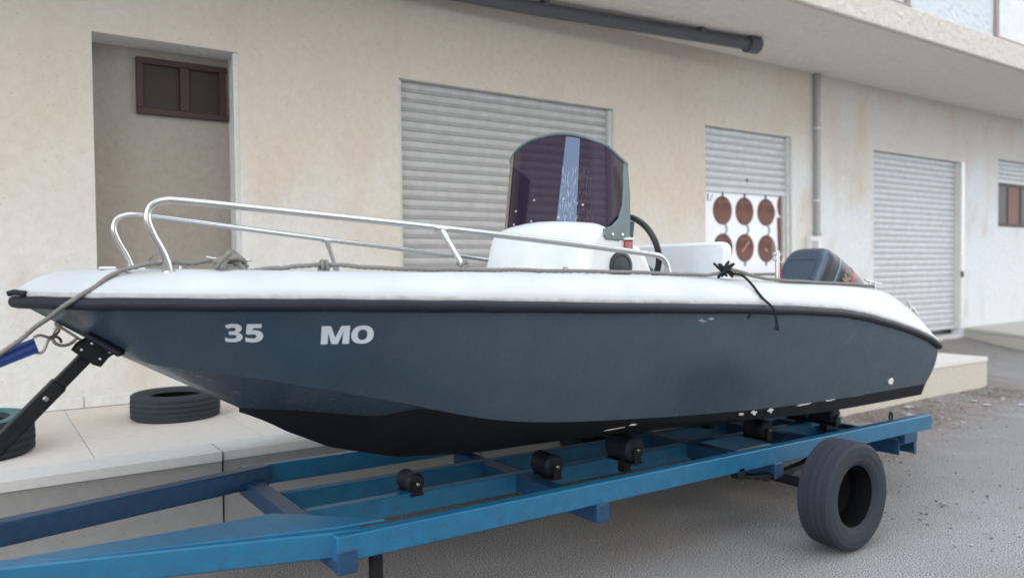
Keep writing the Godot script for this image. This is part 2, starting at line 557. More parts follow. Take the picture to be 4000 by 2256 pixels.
func build_ground() -> void:
	var n := FastNoiseLite.new()
	n.seed = 5
	n.frequency = 0.45
	n.fractal_octaves = 4
	var fine := FastNoiseLite.new()
	fine.seed = 6
	fine.frequency = 2.6
	fine.fractal_octaves = 3
	var xs = []
	var zs = []
	var x = -300.0
	while x < 300.0:
		xs.append(x)
		x += 0.1 if x > 3.4 and x < 16.0 else 0.4 if x > -6.0 and x < 26.0 else 6.0 if abs(x) < 60.0 else 40.0
	var z = -120.0
	while z < 200.0:
		zs.append(z)
		z += 0.1 if z > -7.0 and z < -1.2 else 0.4 if z > -8.0 and z < 4.0 else 4.0 if abs(z) < 40.0 else 20.0
	var grid = []
	for gx in xs:
		var row = []
		for gz in zs:
			var h = ground_height(gx, gz)
			if gx > -6.0 and gx < 26.0 and gz > -8.0 and gz < 4.0:
				var dirt = clamp(1.0 - abs(gz + 4.3) / 1.1, 0.0, 1.0) * smoothstep(5.0, 6.5, gx)
				h += 0.012 * n.get_noise_2d(gx, gz) + (0.004 + 0.014 * dirt) * fine.get_noise_2d(gx * 2.0, gz * 2.0)
			row.append(Vector3(gx, h, gz))
		grid.append(row)
	var st = mb()
	var tint = func(p: Vector3) -> Color:
		var a = n.get_noise_2d(p.x, p.z)
		var b = fine.get_noise_2d(p.x, p.z)
		var c = Color(0.45, 0.44, 0.435).lerp(Color(0.36, 0.345, 0.335), clamp(0.5 + a * 1.1 + b * 0.4, 0.0, 1.0))
		var dirt = clamp(1.25 - abs(p.z + 4.05 + 0.12 * (p.x - 8.0) + a * 0.5) / 0.75, 0.0, 1.0) * smoothstep(4.5, 6.5, p.x) * (1.0 - smoothstep(9.6, 11.5, p.x))
		c = c.lerp(Color(0.36, 0.265, 0.215), dirt * clamp(0.8 + b, 0.3, 1.0))
		var dust = clamp(a * 1.5 + b * 0.9 - 0.1, 0.0, 1.0) * 0.6
		dust = max(dust, smoothstep(-3.6, -5.0, p.z) * clamp(0.75 + b, 0.3, 1.0) * smoothstep(9.4, 11.0, p.x))
		return c.lerp(Color(0.56, 0.535, 0.51), dust)
	loft(st, grid, Vector3(0, -50, 0), tint)
	var g = part("ground", st, M.ground, self)
	tag(g, "grey gravelly street with a strip of brown dirt along the platform", "", "", "structure")

	# raised pavement along the facade: kerb blocks, pale edging and slabs
	var pv = thing("pavement", "raised concrete pavement along the foot of the facade", "", Vector3(4, 0, -5.5))
	pv.remove_meta("category")
	pv.set_meta("kind", "structure")
	var ends = [-4.0, -2.3, -0.6, 1.1, 2.8, 4.6, 6.6, 8.42, 10.13]
	for i in ends.size() - 1:
		var a = ends[i] + 0.006
		var b = ends[i + 1] - 0.006
		st = mb()
		var ta = platform_top(a) - 0.05
		var tb = platform_top(b) - 0.05
		var zf = -4.43 + rng.randf_range(-0.012, 0.012)
		hexa(st, [Vector3(a, -0.1, zf), Vector3(b, -0.1, zf), Vector3(b, -0.1, -6.49), Vector3(a, -0.1, -6.49), Vector3(a, ta, zf), Vector3(b, tb, zf), Vector3(b, tb, -6.49), Vector3(a, ta, -6.49)])
		part("kerb_block", st, M.kerb if i > 5 else M.kerb_dark, pv)
		st = mb()
		ta += 0.052
		tb += 0.052
		hexa(st, [Vector3(a, ta - 0.05, zf + 0.012), Vector3(b, tb - 0.05, zf + 0.012), Vector3(b, tb - 0.05, -4.68), Vector3(a, ta - 0.05, -4.68), Vector3(a, ta, zf + 0.008), Vector3(b, tb, zf + 0.008), Vector3(b, tb, -4.68), Vector3(a, ta, -4.68)])
		part("edging_stone", st, M.edging, pv)
	var sx = -4.0
	while sx < 10.1:
		var e = min(sx + 0.9, 10.12)
		for k in 2:
			var z1 = -4.686 - k * 0.9
			var z2 = z1 - 0.897
			var ta = platform_top(sx) + rng.randf_range(-0.003, 0.002)
			var tb = platform_top(e) + rng.randf_range(-0.003, 0.002)
			st = mb()
			var a = sx + 0.002
			var b = e - 0.002
			hexa(st, [Vector3(a, ta - 0.048, z1), Vector3(b, tb - 0.048, z1), Vector3(b, tb - 0.048, z2), Vector3(a, ta - 0.048, z2), Vector3(a, ta, z1), Vector3(b, tb, z1), Vector3(b, tb, z2), Vector3(a, ta, z2)])
			part("slab", st, M.slab if rng.randf() < 0.6 else M.slab_grey, pv)
		sx = e
	st = mb()
	var blob = []
	for i in 14:
		var a = TAU * i / 14
		var r = 0.8 + rng.randf_range(-0.15, 0.2)
		blob.append(Vector2(9.35 + cos(a) * 0.62 * r, -5.05 + sin(a) * 0.3 * r))
	plate(st, blob, 0.006, 0.002, Transform3D(Basis(Vector3(1, -0.012, 0), Vector3(0, 0, 1), Vector3(0, 1, 0)), Vector3(0, platform_top(9.35) + 0.118, 0)))
	part("cement_patch", st, M.cement, pv)

	# the low concrete step past the last tall shutter
	var stp = thing("concrete_step", "low concrete step in front of the white wall past the last shutter", "step", Vector3(15.5, 0, -5.9))
	st = mb()
	hexa(st, [Vector3(13.25, -0.1, -5.0), Vector3(20, -0.1, -5.0), Vector3(20, -0.1, -6.49), Vector3(14.0, -0.1, -6.49), Vector3(13.25, 0.33, -5.0), Vector3(20, 0.33, -5.0), Vector3(20, 0.36, -6.49), Vector3(14.0, 0.36, -6.49)])
	part("base", st, M.kerb, stp)
	st = mb()
	hexa(st, [Vector3(13.22, 0.333, -4.97), Vector3(20.02, 0.333, -4.97), Vector3(20.02, 0.363, -6.485), Vector3(13.97, 0.363, -6.485), Vector3(13.23, 0.375, -4.98), Vector3(20, 0.375, -4.98), Vector3(20, 0.405, -6.485), Vector3(13.98, 0.405, -6.485)])
	part("tread", st, M.cement, stp)

	# stones and grit lying on the street
	var rock = mb()
	var pts = []
	for i in 7: pts.append(Vector3(cos(TAU * i / 7.0) * rng.randf_range(0.8, 1.1), rng.randf_range(0.1, 0.35), sin(TAU * i / 7.0) * rng.randf_range(0.7, 1.1)))
	var top = Vector3(0.1, 0.62, -0.05)
	for i in 7:
		tri_out(rock, pts[i], pts[(i + 1) % 7], top, Vector3.ZERO)
		tri_out(rock, pts[i], pts[(i + 1) % 7], Vector3(0, -0.5, 0), Vector3.ZERO)
	var mm := MultiMesh.new()
	mm.transform_format = MultiMesh.TRANSFORM_3D
	mm.use_colors = true
	mm.mesh = rock.commit()
	mm.instance_count = 16000
	for i in mm.instance_count:
		var px = 4.2 + 11.0 * rng.randf()
		var pz = -1.6 - 4.8 * pow(rng.randf(), 0.8)
		if rng.randf() < 0.45:
			px = 5.6 + 5.5 * rng.randf()
			pz = -4.05 - 0.12 * (px - 8.0) + rng.randfn(0.0, 0.32)
		if px < 10.2 and pz < -4.4: pz = -4.4 + rng.randf() * 0.9
		if pz < -4.95 and px > 13.2: pz = -4.9 + rng.randf() * 2.0
		var s = 0.004 + 0.011 * pow(rng.randf(), 4.0)
		if rng.randf() < 0.006: s *= 2.4
		var bs = Basis.from_euler(Vector3(rng.randf_range(-0.3, 0.3), rng.randf() * TAU, rng.randf_range(-0.3, 0.3))).scaled(Vector3(s, s * rng.randf_range(0.6, 1.0), s))
		mm.set_instance_transform(i, Transform3D(bs, Vector3(px, ground_height(px, pz) + s * 0.15, pz)))
		var v = rng.randf_range(0.12, 0.40)
		mm.set_instance_color(i, Color(v, v * rng.randf_range(0.88, 0.98), v * rng.randf_range(0.78, 0.96)))
	var mi := MultiMeshInstance3D.new()
	mi.multimesh = mm
	mi.name = "gravel"
	mi.material_override = M.pebble
	add_child(mi)
	tag(mi, "loose small stones and grit scattered over the street", "gravel", "", "stuff")

# ---------------------------------------------------------------- the facade
func slat_mesh(length: float, pitch: float) -> ArrayMesh:
	var prof = [Vector2(0.0, -0.018), Vector2(0.004, -0.003), Vector2(0.010, 0.0), Vector2(0.017, -0.001), Vector2(0.019, -0.014), Vector2(0.024, -0.014), Vector2(0.026, -0.001), Vector2(0.045, 0.004), Vector2(0.068, 0.004), Vector2(0.088, 0.0), Vector2(0.0905, -0.018), Vector2(0.0925, -0.018)]
	var st = mb()
	for i in prof.size() - 1:
		var a: Vector2 = prof[i]
		var b: Vector2 = prof[i + 1]
		a.x *= pitch / 0.0925
		b.x *= pitch / 0.0925
		var d = (b - a).normalized()
		var nn = Vector3(0, -d.y, d.x)
		var p = [Vector3(-length / 2, a.x, a.y), Vector3(length / 2, a.x, a.y), Vector3(length / 2, b.x, b.y), Vector3(-length / 2, b.x, b.y)]
		triN(st, p[0], p[1], p[2], nn, nn, nn)
		triN(st, p[0], p[2], p[3], nn, nn, nn)
	return st.commit()

func roller(parent: Node, x0: float, x1: float, y0: float, y1: float, z: float, m: Material, label: String) -> void:
	var st = mb()                                     # the shutter's back sheet carries guides and slats
	bbox(st, Vector3((x0 + x1) / 2, (y0 + y1) / 2, z - 0.035), Vector3(x1 - x0, y1 - y0, 0.02), 0.001)
	var sh = part("roller_shutter", st, m, parent, label)
	var n = int(round((y1 - y0 - 0.07) / 0.0925))
	var pitch = (y1 - y0 - 0.07) / n
	var sm = slat_mesh(x1 - x0 - 0.08, pitch)
	for i in n:
		var xf = Transform3D(Basis(Vector3.BACK, rng.randf_range(-0.0006, 0.0006)), Vector3((x0 + x1) / 2, y0 + 0.07 + i * pitch, z + rng.randf_range(-0.0015, 0.0015)))
		inst("slat", sm, m, sh, xf)
	st = mb()
	bbox(st, Vector3((x0 + x1) / 2, y0 + 0.033, z + 0.002), Vector3(x1 - x0 - 0.07, 0.066, 0.035), 0.004)
	part("bottom_rail", st, m, sh)
	for s in [x0 + 0.022, x1 - 0.022]:
		st = mb()
		bbox(st, Vector3(s, (y0 + y1) / 2, z + 0.012), Vector3(0.044, y1 - y0 - 0.004, 0.06), 0.004)
		part("guide", st, M.steel_frame, sh)

func build_building() -> void:
	var b = thing("building", "long two storey plastered building with roller shutters along the street", "building", Vector3(6, 0, -6.8))
	var n := FastNoiseLite.new()
	n.seed = 77
	n.frequency = 0.32
	n.fractal_octaves = 5
	var n2 := FastNoiseLite.new()
	n2.seed = 78
	n2.frequency = 1.3
	n2.fractal_octaves = 4
	var edges = [0.74, 1.80, 3.25, 5.92, 7.42, 9.15, 11.16, 13.82]
	var stain = func(p: Vector3) -> Color:
		var a = n.get_noise_2d(p.x, p.y * 0.8)
		var c = n2.get_noise_2d(p.x * 1.2, p.y * 0.5)
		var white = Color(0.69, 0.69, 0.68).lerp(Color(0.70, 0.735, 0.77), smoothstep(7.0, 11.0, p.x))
		var cream = Color(0.63, 0.56, 0.48)
		var k = smoothstep(1.2, 3.3, p.y + a * 1.4 - 0.07 * max(p.x - 6.0, 0.0)) * 0.85 + 0.12
		if p.x > 1.8 and p.x < 7.5: k += 0.22
		if p.x > 9.8: k -= 0.2
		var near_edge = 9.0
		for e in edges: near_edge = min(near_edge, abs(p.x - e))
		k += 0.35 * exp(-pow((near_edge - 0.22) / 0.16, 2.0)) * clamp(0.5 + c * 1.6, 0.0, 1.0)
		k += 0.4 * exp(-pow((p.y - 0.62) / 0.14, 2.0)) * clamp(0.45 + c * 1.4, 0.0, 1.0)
		k += 0.5 * clamp(c, 0.0, 1.0) - 0.1
		var col = white.lerp(cream, clamp(k, 0.0, 1.0))
		return col.lerp(Color(0.6, 0.5, 0.45), clamp(c * 1.5 - 0.35, 0.0, 0.45))
	var st = mb()
	var xb = [-9.0, 0.74, 1.80, 3.25, 5.92, 7.42, 9.15, 11.16, 13.82, 15.21, 17.4, 26.0]
	var open = {1: [1.22, 3.285], 3: [0.3, 3.27], 5: [1.37, 3.24], 7: [0.3, 3.225], 9: [2.16, 3.38]}
	for i in xb.size() - 1:
		var spans = [[-0.1, 4.16]]
		if open.has(i): spans = [[-0.1, open[i][0]], [open[i][1], 4.16]]
		for sp in spans:
			var nx = int(ceil((xb[i + 1] - xb[i]) / 0.12))
			var ny = int(ceil((sp[1] - sp[0]) / 0.12))
			var grid = []
			for u in nx + 1:
				var row = []
				for v in ny + 1:
					var px = lerp(xb[i], xb[i + 1], float(u) / nx)
					var py = lerp(sp[0], sp[1], float(v) / ny)
					var wob = 0.006 * n.get_noise_2d(px * 3.0, py * 3.0)
					if u == 0 or u == nx or v == 0 or v == ny: wob = 0.0
					row.append(Vector3(px, py, -6.5 + wob))
				grid.append(row)
			loft(st, grid, Vector3((xb[i] + xb[i + 1]) / 2, 2, -20), stain)
	var wall = part("wall", st, M.wall, b)
	# reveals: jambs, heads and sills of the openings
	for i in open:
		var x0 = xb[i]
		var x1 = xb[i + 1]
		var y0 = open[i][0]
		var y1 = open[i][1]
		var dep = 0.31 if i == 1 else 0.14
		st = mb()
		bbox(st, Vector3(x0 - 0.06, (y0 + y1) / 2, -6.503 - dep / 2), Vector3(0.12, y1 - y0 + 0.24, dep), 0.002)
		bbox(st, Vector3(x1 + 0.06, (y0 + y1) / 2, -6.503 - dep / 2), Vector3(0.12, y1 - y0 + 0.24, dep), 0.002)
		bbox(st, Vector3((x0 + x1) / 2, y1 + 0.06, -6.503 - dep / 2), Vector3(x1 - x0 - 0.002, 0.12, dep), 0.002)
		bbox(st, Vector3((x0 + x1) / 2, y0 - 0.06, -6.503 - dep / 2), Vector3(x1 - x0 - 0.002, 0.12, dep), 0.002)
		part("opening_reveal", st, M.reveal, wall)
	# solid body behind the face
	st = mb()
	bbox(st, Vector3(8.5, 3.6, -9.95), Vector3(35.0, 7.4, 6.2), 0.01)
	part("building_body", st, M.upper_wall, b)

	# niche at the left: rendered back wall with a brown window high up
	st = mb()
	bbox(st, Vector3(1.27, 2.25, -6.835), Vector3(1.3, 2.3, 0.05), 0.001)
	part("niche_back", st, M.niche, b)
	st = mb()                                        # white angle along the right jamb
	bbox(st, Vector3(1.785, 2.25, -6.53), Vector3(0.05, 2.06, 0.05), 0.003)
	part("corner_strip", st, M.steel_frame, b)
	st = mb()
	for k in [[1.43, 2.79, 0.7, 0.05], [1.43, 3.19, 0.7, 0.05], [1.105, 2.99, 0.05, 0.35], [1.44, 2.99, 0.07, 0.35], [1.745, 2.99, 0.05, 0.35]]:
		bbox(st, Vector3(k[0], k[1], -6.79), Vector3(k[2], k[3], 0.05), 0.004)
	var wn = part("window", st, M.brown_wood, b)
	for k in [1.265, 1.595]:
		st = mb()
		bbox(st, Vector3(k, 2.99, -6.80), Vector3(0.27, 0.36, 0.008), 0.001)
		part("pane", st, M.brown_dark, wn)

	roller(b, 3.25, 5.92, 0.44, 3.268, -6.58, M.shutter, "wide grey roller shutter behind the console")
	roller(b, 7.42, 9.15, 2.44, 3.238, -6.58, M.shutter_pale, "short grey roller shutter half raised above the white shop window")
	st = mb()
	lathe(st, Vector3(8.31, 2.62, -6.578), Vector3.BACK, [Vector2(0.018, 0), Vector2(0.018, 0.006), Vector2(0.011, 0.008), Vector2(0, 0.008)], 16)
	bbox(st, Vector3(8.31, 2.598, -6.574), Vector3(0.012, 0.03, 0.006), 0.002)
	part("lock", st, M.ink, b.get_node("roller_shutter_001"))
	roller(b, 11.16, 13.82, 0.39, 3.223, -6.58, M.shutter_pale, "tall pale roller shutter right of the drain pipe")
	st = mb()
	bbox(st, Vector3(13.87, 1.8, -6.49), Vector3(0.1, 2.85, 0.03), 0.004)
	var jm = part("shutter_jamb", st, M.tile_white, b)
	st = mb()
	bbox(st, Vector3(13.83, 1.32, -6.466), Vector3(0.05, 0.1, 0.03), 0.004)
	part("latch", st, M.brown_wood, jm)

	# shop window under the half-raised shutter: white film with round see-through discs
	st = mb()
	bbox(st, Vector3(8.23, 1.905, -6.60), Vector3(1.62, 1.07, 0.012), 0.001)
	var win = part("shop_window", st, M.film_white, b, "shop window covered in white film with round brown discs")
	for k in [[7.845, 2.21], [8.276, 2.212], [8.72, 2.212], [7.856, 1.735], [8.282, 1.735], [8.73, 1.727]]:
		disc(win, k[0], k[1], 0.182)
	for k in [[8.72, 2.212, -0.5, 0.5], [8.73, 1.727, -1.05, 1.05]]:      # grey slices where a curtain shows behind the right-hand discs
		var slice = []
		for q in 15:
			var an = lerp(float(k[2]), float(k[3]), q / 14.0) * (0.75 if k[2] > -0.9 else 1.0)
			slice.append(Vector2(k[0] + cos(an) * 0.176, k[1] + sin(an) * 0.176))
		st = mb()
		plate(st, slice, 0.003, 0.0008, Transform3D(Basis.IDENTITY, Vector3(0, 0, -6.581)))
		part("curtain_slice", st, M.curtain, win)
	st = mb()
	beam(st, Vector3(8.21, 1.68, -6.580), Vector3(8.36, 1.82, -6.580), 0.004, 0.02, 0.001)
	part("leaning_stick", st, M.stick, win)
	st = mb()
	plate(st, [Vector2(8.67, 1.73), Vector2(8.70, 1.70), Vector2(8.715, 1.675), Vector2(8.72, 1.70), Vector2(8.75, 1.705), Vector2(8.72, 1.722), Vector2(8.69, 1.735)], 0.003, 0.0008, Transform3D(Basis.IDENTITY, Vector3(0, 0, -6.580)))
	part("torn_scrap", st, M.stick, win)
	for k in [7.848, 8.276, 8.71]:
		st = mb()
		bbox(st, Vector3(k, 2.418, -6.590), Vector3(0.03, 0.07, 0.004), 0.001)
		part("disc_stem", st, M.ink, win)
		st = mb()
		bbox(st, Vector3(k + 0.01, 1.53, -6.590), Vector3(0.03, 0.06, 0.004), 0.001)
		part("disc_stem", st, M.ink, win)
		st = mb()
		var arc = []
		for q in 9:
			var an = lerp(-1.25, 1.25, q / 8.0)
			arc.append(Vector3(k + 0.035 + cos(an) * 0.05 - 0.01, 1.972 + sin(an) * 0.063, -6.589))
		tube(st, arc, 0.012, 6, true, 0, 0.0, Vector2(1, 1))
		part("disc_link", st, M.grey_pipe, win)
	st = mb()                                        # cut-off disc and slanting dark strip at the right rim
	var half = []
	for q in 13:
		var an = PI / 2 + PI * q / 12.0
		half.append(Vector2(9.035 + cos(an) * 0.075, 2.31 + sin(an) * 0.14))
	plate(st, half, 0.005, 0.001, Transform3D(Basis.IDENTITY, Vector3(0, 0, -6.590)))
	part("cut_disc", st, M.brown_grid, win)
	st = mb()
	plate(st, [Vector2(8.955, 2.15), Vector2(9.035, 2.15), Vector2(9.035, 1.4), Vector2(8.99, 1.4)], 0.005, 0.001, Transform3D(Basis.IDENTITY, Vector3(0, 0, -6.590)))
	part("slanted_strip", st, M.brown_grid, win)
	st = mb()
	laid_text(st, "I", func(u, v): return Vector3(7.545 + u * 0.045, 2.325 + v * 0.085, -6.591), Vector3.BACK, true)
	laid_text(st, "/", func(u, v): return Vector3(7.605 + u * 0.055, 2.315 + v * 0.09, -6.591), Vector3.BACK, true)
	part("lettering", st, M.ink, win)
	st = mb()
	bbox(st, Vector3(9.06, 1.905, -6.575), Vector3(0.035, 1.07, 0.05), 0.003)
	bbox(st, Vector3(9.112, 1.905, -6.56), Vector3(0.05, 1.07, 0.07), 0.003)
	part("window_frame", st, M.steel_frame, win)
	st = mb()
	bbox(st, Vector3(8.27, 1.385, -6.53), Vector3(1.68, 0.03, 0.07), 0.004)
	part("window_sill", st, M.brown_wood, win)

	# farthest opening: raised shutter over a brown window
	roller(b, 15.21, 17.4, 2.97, 3.378, -6.58, M.shutter_pale, "short stub of shutter over the farthest brown window")
	st = mb()
	bbox(st, Vector3(16.3, 2.565, -6.62), Vector3(2.19, 0.81, 0.03), 0.002)
	var fw = part("window", st, M.brown_wood, b)
	for k in 4:
		st = mb()
		bbox(st, Vector3(15.52 + k * 0.53, 2.565, -6.6), Vector3(0.42, 0.68, 0.01), 0.002)
		part("pane", st, M.brown_dark if k % 2 == 0 else M.brown_grid, fw)

	# the cantilevered storey above
	st = mb()
	bbox(st, Vector3(8.5, 4.24, -5.66), Vector3(35.0, 0.16, 1.68), 0.004)
	part("soffit", st, M.soffit, b)
	st = mb()
	bbox(st, Vector3(8.5, 4.29, -4.78), Vector3(35.0, 0.32, 0.08), 0.012)
	part("fascia", st, M.fascia, b)
	st = mb()
	bbox(st, Vector3(8.5, 5.9, -5.62), Vector3(35.0, 2.9, 1.56), 0.01)
	part("upper_wall", st, M.upper_wall, b)
	for k in [[7.72, 1.25], [11.2, 1.5], [2.0, 1.3]]:
		st = mb()
		for q in [[k[0], 0.09], [k[0] + k[1], 0.09]]:
			bbox(st, Vector3(q[0], 5.2, -4.83), Vector3(q[1], 1.45, 0.06), 0.006)
		bbox(st, Vector3(k[0] + k[1] / 2, 5.965, -4.83), Vector3(k[1] + 0.09, 0.08, 0.06), 0.006)
		bbox(st, Vector3(k[0] + k[1] / 2, 4.48, -4.83), Vector3(k[1] + 0.09, 0.06, 0.08), 0.006)
		var w2 = part("window", st, M.faded_frame, b)
		st = mb()
		bbox(st, Vector3(k[0] + k[1] / 2, 5.22, -4.836), Vector3(k[1] - 0.09, 1.41, 0.02), 0.004)
		part("pane", st, M.shutter_pale, w2)
	# skirting tiles at the foot of the left wall
	var tx = -3.0
	while tx < 3.2:
		var wd = 0.33
		st = mb()
		bbox(st, Vector3(tx + wd / 2, 0.545, -6.489 + rng.randf_range(0.0, 0.002)), Vector3(wd - 0.006, 0.085, 0.02), 0.003, Basis(Vector3.BACK, rng.randf_range(-0.006, 0.006)))
		part("skirting_tile", st, M.tile_white, wall)
		tx += wd

func disc(win: Node, x: float, y: float, r: float) -> void:
	var st = mb()
	plate(st, ring_poly(r, 40), 0.004, 0.001, Transform3D(Basis.IDENTITY, Vector3(x, y, -6.591)))
	var d = part("disc", st, M.brown_dark, win)
	st = mb()                                       # lattice seen in the disc: bars cut to the round
	var bar = func(x0: float, x1: float, y0: float, y1: float, zz: float) -> void:
		bbox(st, Vector3(x + (x0 + x1) / 2, y + (y0 + y1) / 2, zz), Vector3(x1 - x0, y1 - y0, 0.003), 0.0008)
	var yy = -r + 0.014
	while yy < r - 0.03:
		var hw = sqrt(max(0.0, pow(r - 0.004, 2) - pow(max(abs(yy), abs(yy + 0.02)), 2)))
		var lower = yy < -0.01
		bar.call(-hw, hw, yy, yy + (0.021 if lower else 0.012), -6.5880)
		yy += 0.024
	for vx in [-0.145, -0.12, -0.095, -0.045, -0.02, 0.005, 0.03, 0.055, 0.08, 0.105, 0.13, 0.155]:
		var hh = sqrt(max(0.0, pow(r - 0.004, 2) - vx * vx))
		if hh > 0.03: bar.call(vx, vx + 0.008, -0.03, hh - 0.012, -6.5865)
	var h3 = sqrt(pow(r - 0.004, 2) - 0.07 * 0.07)
	bar.call(-0.075, -0.05, -h3, h3 - 0.02, -6.585)
	var w3 = sqrt(pow(r - 0.004, 2) - pow(0.135, 2))
	bar.call(-w3, w3, 0.095, 0.128, -6.584)
	part("lattice", st, M.brown_grid, d)

func build_wall_fittings() -> void:
	var dp = thing("drain_pipe", "grey square drain pipe running down the wall between shutters", "drain pipe", Vector3(9.675, 3.0, -6.43))
	var st = mb()
	bbox(st, Vector3(9.66, 3.04, -6.455), Vector3(0.075, 2.22, 0.075), 0.012)
	part("pipe", st, M.grey_pipe, dp)
	st = mb()
	bbox(st, Vector3(9.66, 1.935, -6.455), Vector3(0.095, 0.05, 0.09), 0.01)
	part("collar", st, M.grey_pipe, dp)
	for y in [2.4, 3.4]:
		st = mb()
		bbox(st, Vector3(9.66, y, -6.457), Vector3(0.1, 0.03, 0.085), 0.004)
		part("bracket", st, M.steel_frame, dp)

	var mbx = thing("meter_box", "small white meter box with grey window below the drain pipe", "meter box", Vector3(9.6, 1.75, -6.45))
	st = mb()
	bbox(st, Vector3(9.6, 1.74, -6.455), Vector3(0.28, 0.32, 0.09), 0.01)
	part("case", st, M.box_white, mbx)
	st = mb()
	bbox(st, Vector3(9.545, 1.755, -6.408), Vector3(0.14, 0.17, 0.012), 0.004)
	part("window", st, M.box_grey, mbx)

	var rl = thing("awning_pipe", "long dark pipe fixed under the overhang above the wide shutter", "pipe", Vector3(5.5, 4.1, -5.9))
	st = mb()
	tube(st, [Vector3(1.0, 4.06, -6.42), Vector3(4.5, 4.06, -6.2), Vector3(7.5, 4.08, -5.87)], 0.07, 12)
	part("tube", st, M.dark_pipe, rl)
	st = mb()
	lathe(st, Vector3(7.43, 4.08, -5.876), Vector3(1, 0, 0.11), [Vector2(0, 0), Vector2(0.1, 0), Vector2(0.1, 0.16), Vector2(0.085, 0.18), Vector2(0, 0.18)], 16)
	part("end_cap", st, M.dark_pipe, rl)
	for k in [Vector3(2.6, 4.13, -6.32), Vector3(4.7, 4.13, -6.18), Vector3(6.7, 4.13, -5.95)]:
		st = mb()
		bbox(st, k, Vector3(0.05, 0.07, 0.12), 0.005)
		part("bracket", st, M.dark_pipe, rl)

# ---------------------------------------------------------------- the trailer
func tyre_profile(r: float, w: float) -> Array:
	# half-open torus section with tread grooves: (radius, along axis)
	var rim_r = r * 0.56
	var p = [Vector2(rim_r, -w * 0.36), Vector2(rim_r + 0.012, -w * 0.44), Vector2(rim_r + 0.03, -w * 0.49), Vector2(r * 0.8, -w * 0.52), Vector2(r * 0.92, -w * 0.5), Vector2(r * 0.975, -w * 0.43)]
	for g in [-0.3, -0.1, 0.1, 0.3]:
		p.append(Vector2(r * (0.995 - 0.012 * abs(g) * 3.0), (g - 0.045) * w))
		p.append(Vector2(r * 0.965, (g - 0.025) * w))
		p.append(Vector2(r * 0.965, (g + 0.025) * w))
		p.append(Vector2(r * (0.995 - 0.012 * abs(g) * 3.0), (g + 0.045) * w))
	p.append_array([Vector2(r * 0.975, w * 0.43), Vector2(r * 0.92, w * 0.5), Vector2(r * 0.8, w * 0.52), Vector2(rim_r + 0.03, w * 0.49), Vector2(rim_r + 0.012, w * 0.44), Vector2(rim_r, w * 0.36)])
	p.append_array([Vector2(rim_r + 0.03, w * 0.33), Vector2(r * 0.86, w * 0.4), Vector2(r * 0.9, w * 0.2), Vector2(r * 0.9, -w * 0.2), Vector2(r * 0.86, -w * 0.4), Vector2(rim_r + 0.03, -w * 0.33), Vector2(rim_r, -w * 0.36)])
	return p

func tread_blocks(st: SurfaceTool, at: Vector3, axis: Vector3, r: float, w: float, n := 64) -> void:
	var z = axis.normalized()
	var x = z.cross(Vector3.UP if abs(z.y) < 0.9 else Vector3.RIGHT).normalized()
	var y = z.cross(x)
	for k in n:
		var a = TAU * k / n
		var rd = x * cos(a) + y * sin(a)
		var tn = z.cross(rd)
		for s in [-1.0, 1.0]:
			bbox(st, at + rd * r * 0.972 + z * (s * 0.395 * w), Vector3(0.005, r * 0.062, w * 0.09), 0.001, Basis(rd, tn, z))

func make_wheel(parent: Node, at: Vector3, out: float) -> void:
	var st = mb()
	var w = 0.185
	lathe(st, at, Vector3(0, 0, out), tyre_profile(0.287, w), 56)
	tread_blocks(st, at, Vector3(0, 0, out), 0.287, w)
	var wh = part("wheel", st, M.tyre, parent)
	st = mb()
	lathe(st, at, Vector3(0, 0, out), [Vector2(0.168, 0.066), Vector2(0.16, 0.07), Vector2(0.152, 0.02), Vector2(0.148, -0.05), Vector2(0.11, -0.062), Vector2(0.075, -0.062), Vector2(0.0, -0.062)], 40)
	lathe(st, at, Vector3(0, 0, out), [Vector2(0.168, -0.07), Vector2(0.15, -0.06), Vector2(0.145, -0.02)], 40)
	for k in 4:
		var a = TAU * k / 4 + 0.4
		bolt(st, at + Vector3(cos(a) * 0.06, sin(a) * 0.06, -0.05 * out), Vector3(0, 0, out), 0.009)
	part("rim", st, M.rim_black, wh)

func roller_unit(t: Node, x: float, za: float, zb: float, y: float, r: float, base: float) -> void:
	var zm = (za + zb) / 2
	var st = mb()                                     # forked post with its two cheeks
	beam(st, Vector3(x, base, zm), Vector3(x, y - r * 0.6, zm), 0.06, 0.05, 0.004, Vector3.RIGHT)
	bbox(st, Vector3(x, y - r * 1.05, zm), Vector3(0.07, 0.012, abs(zb - za) + 0.03), 0.003)
	for z in [za, zb]:
		var s = sign(z - zm)
		bbox(st, Vector3(x, y - r * 0.5, z + s * 0.012), Vector3(0.05, r * 1.3, 0.008), 0.002)
	var p = part("roller_bracket", st, M.black_paint, t)
	st = mb()
	var l = abs(zb - za)
	lathe(st, Vector3(x, y, min(za, zb)), Vector3.BACK, [Vector2(0, 0), Vector2(r * 0.8, 0), Vector2(r, 0.012), Vector2(r * 0.95, l * 0.3), Vector2(r * 0.9, l * 0.5), Vector2(r * 0.95, l * 0.7), Vector2(r, l - 0.012), Vector2(r * 0.8, l), Vector2(0, l)], 20)
	part("roller", st, M.rubber, p)
	st = mb()
	bolt(st, Vector3(x, y, max(za, zb) + 0.016), Vector3.BACK, 0.011)
	part("bolt", st, M.old_steel, p)

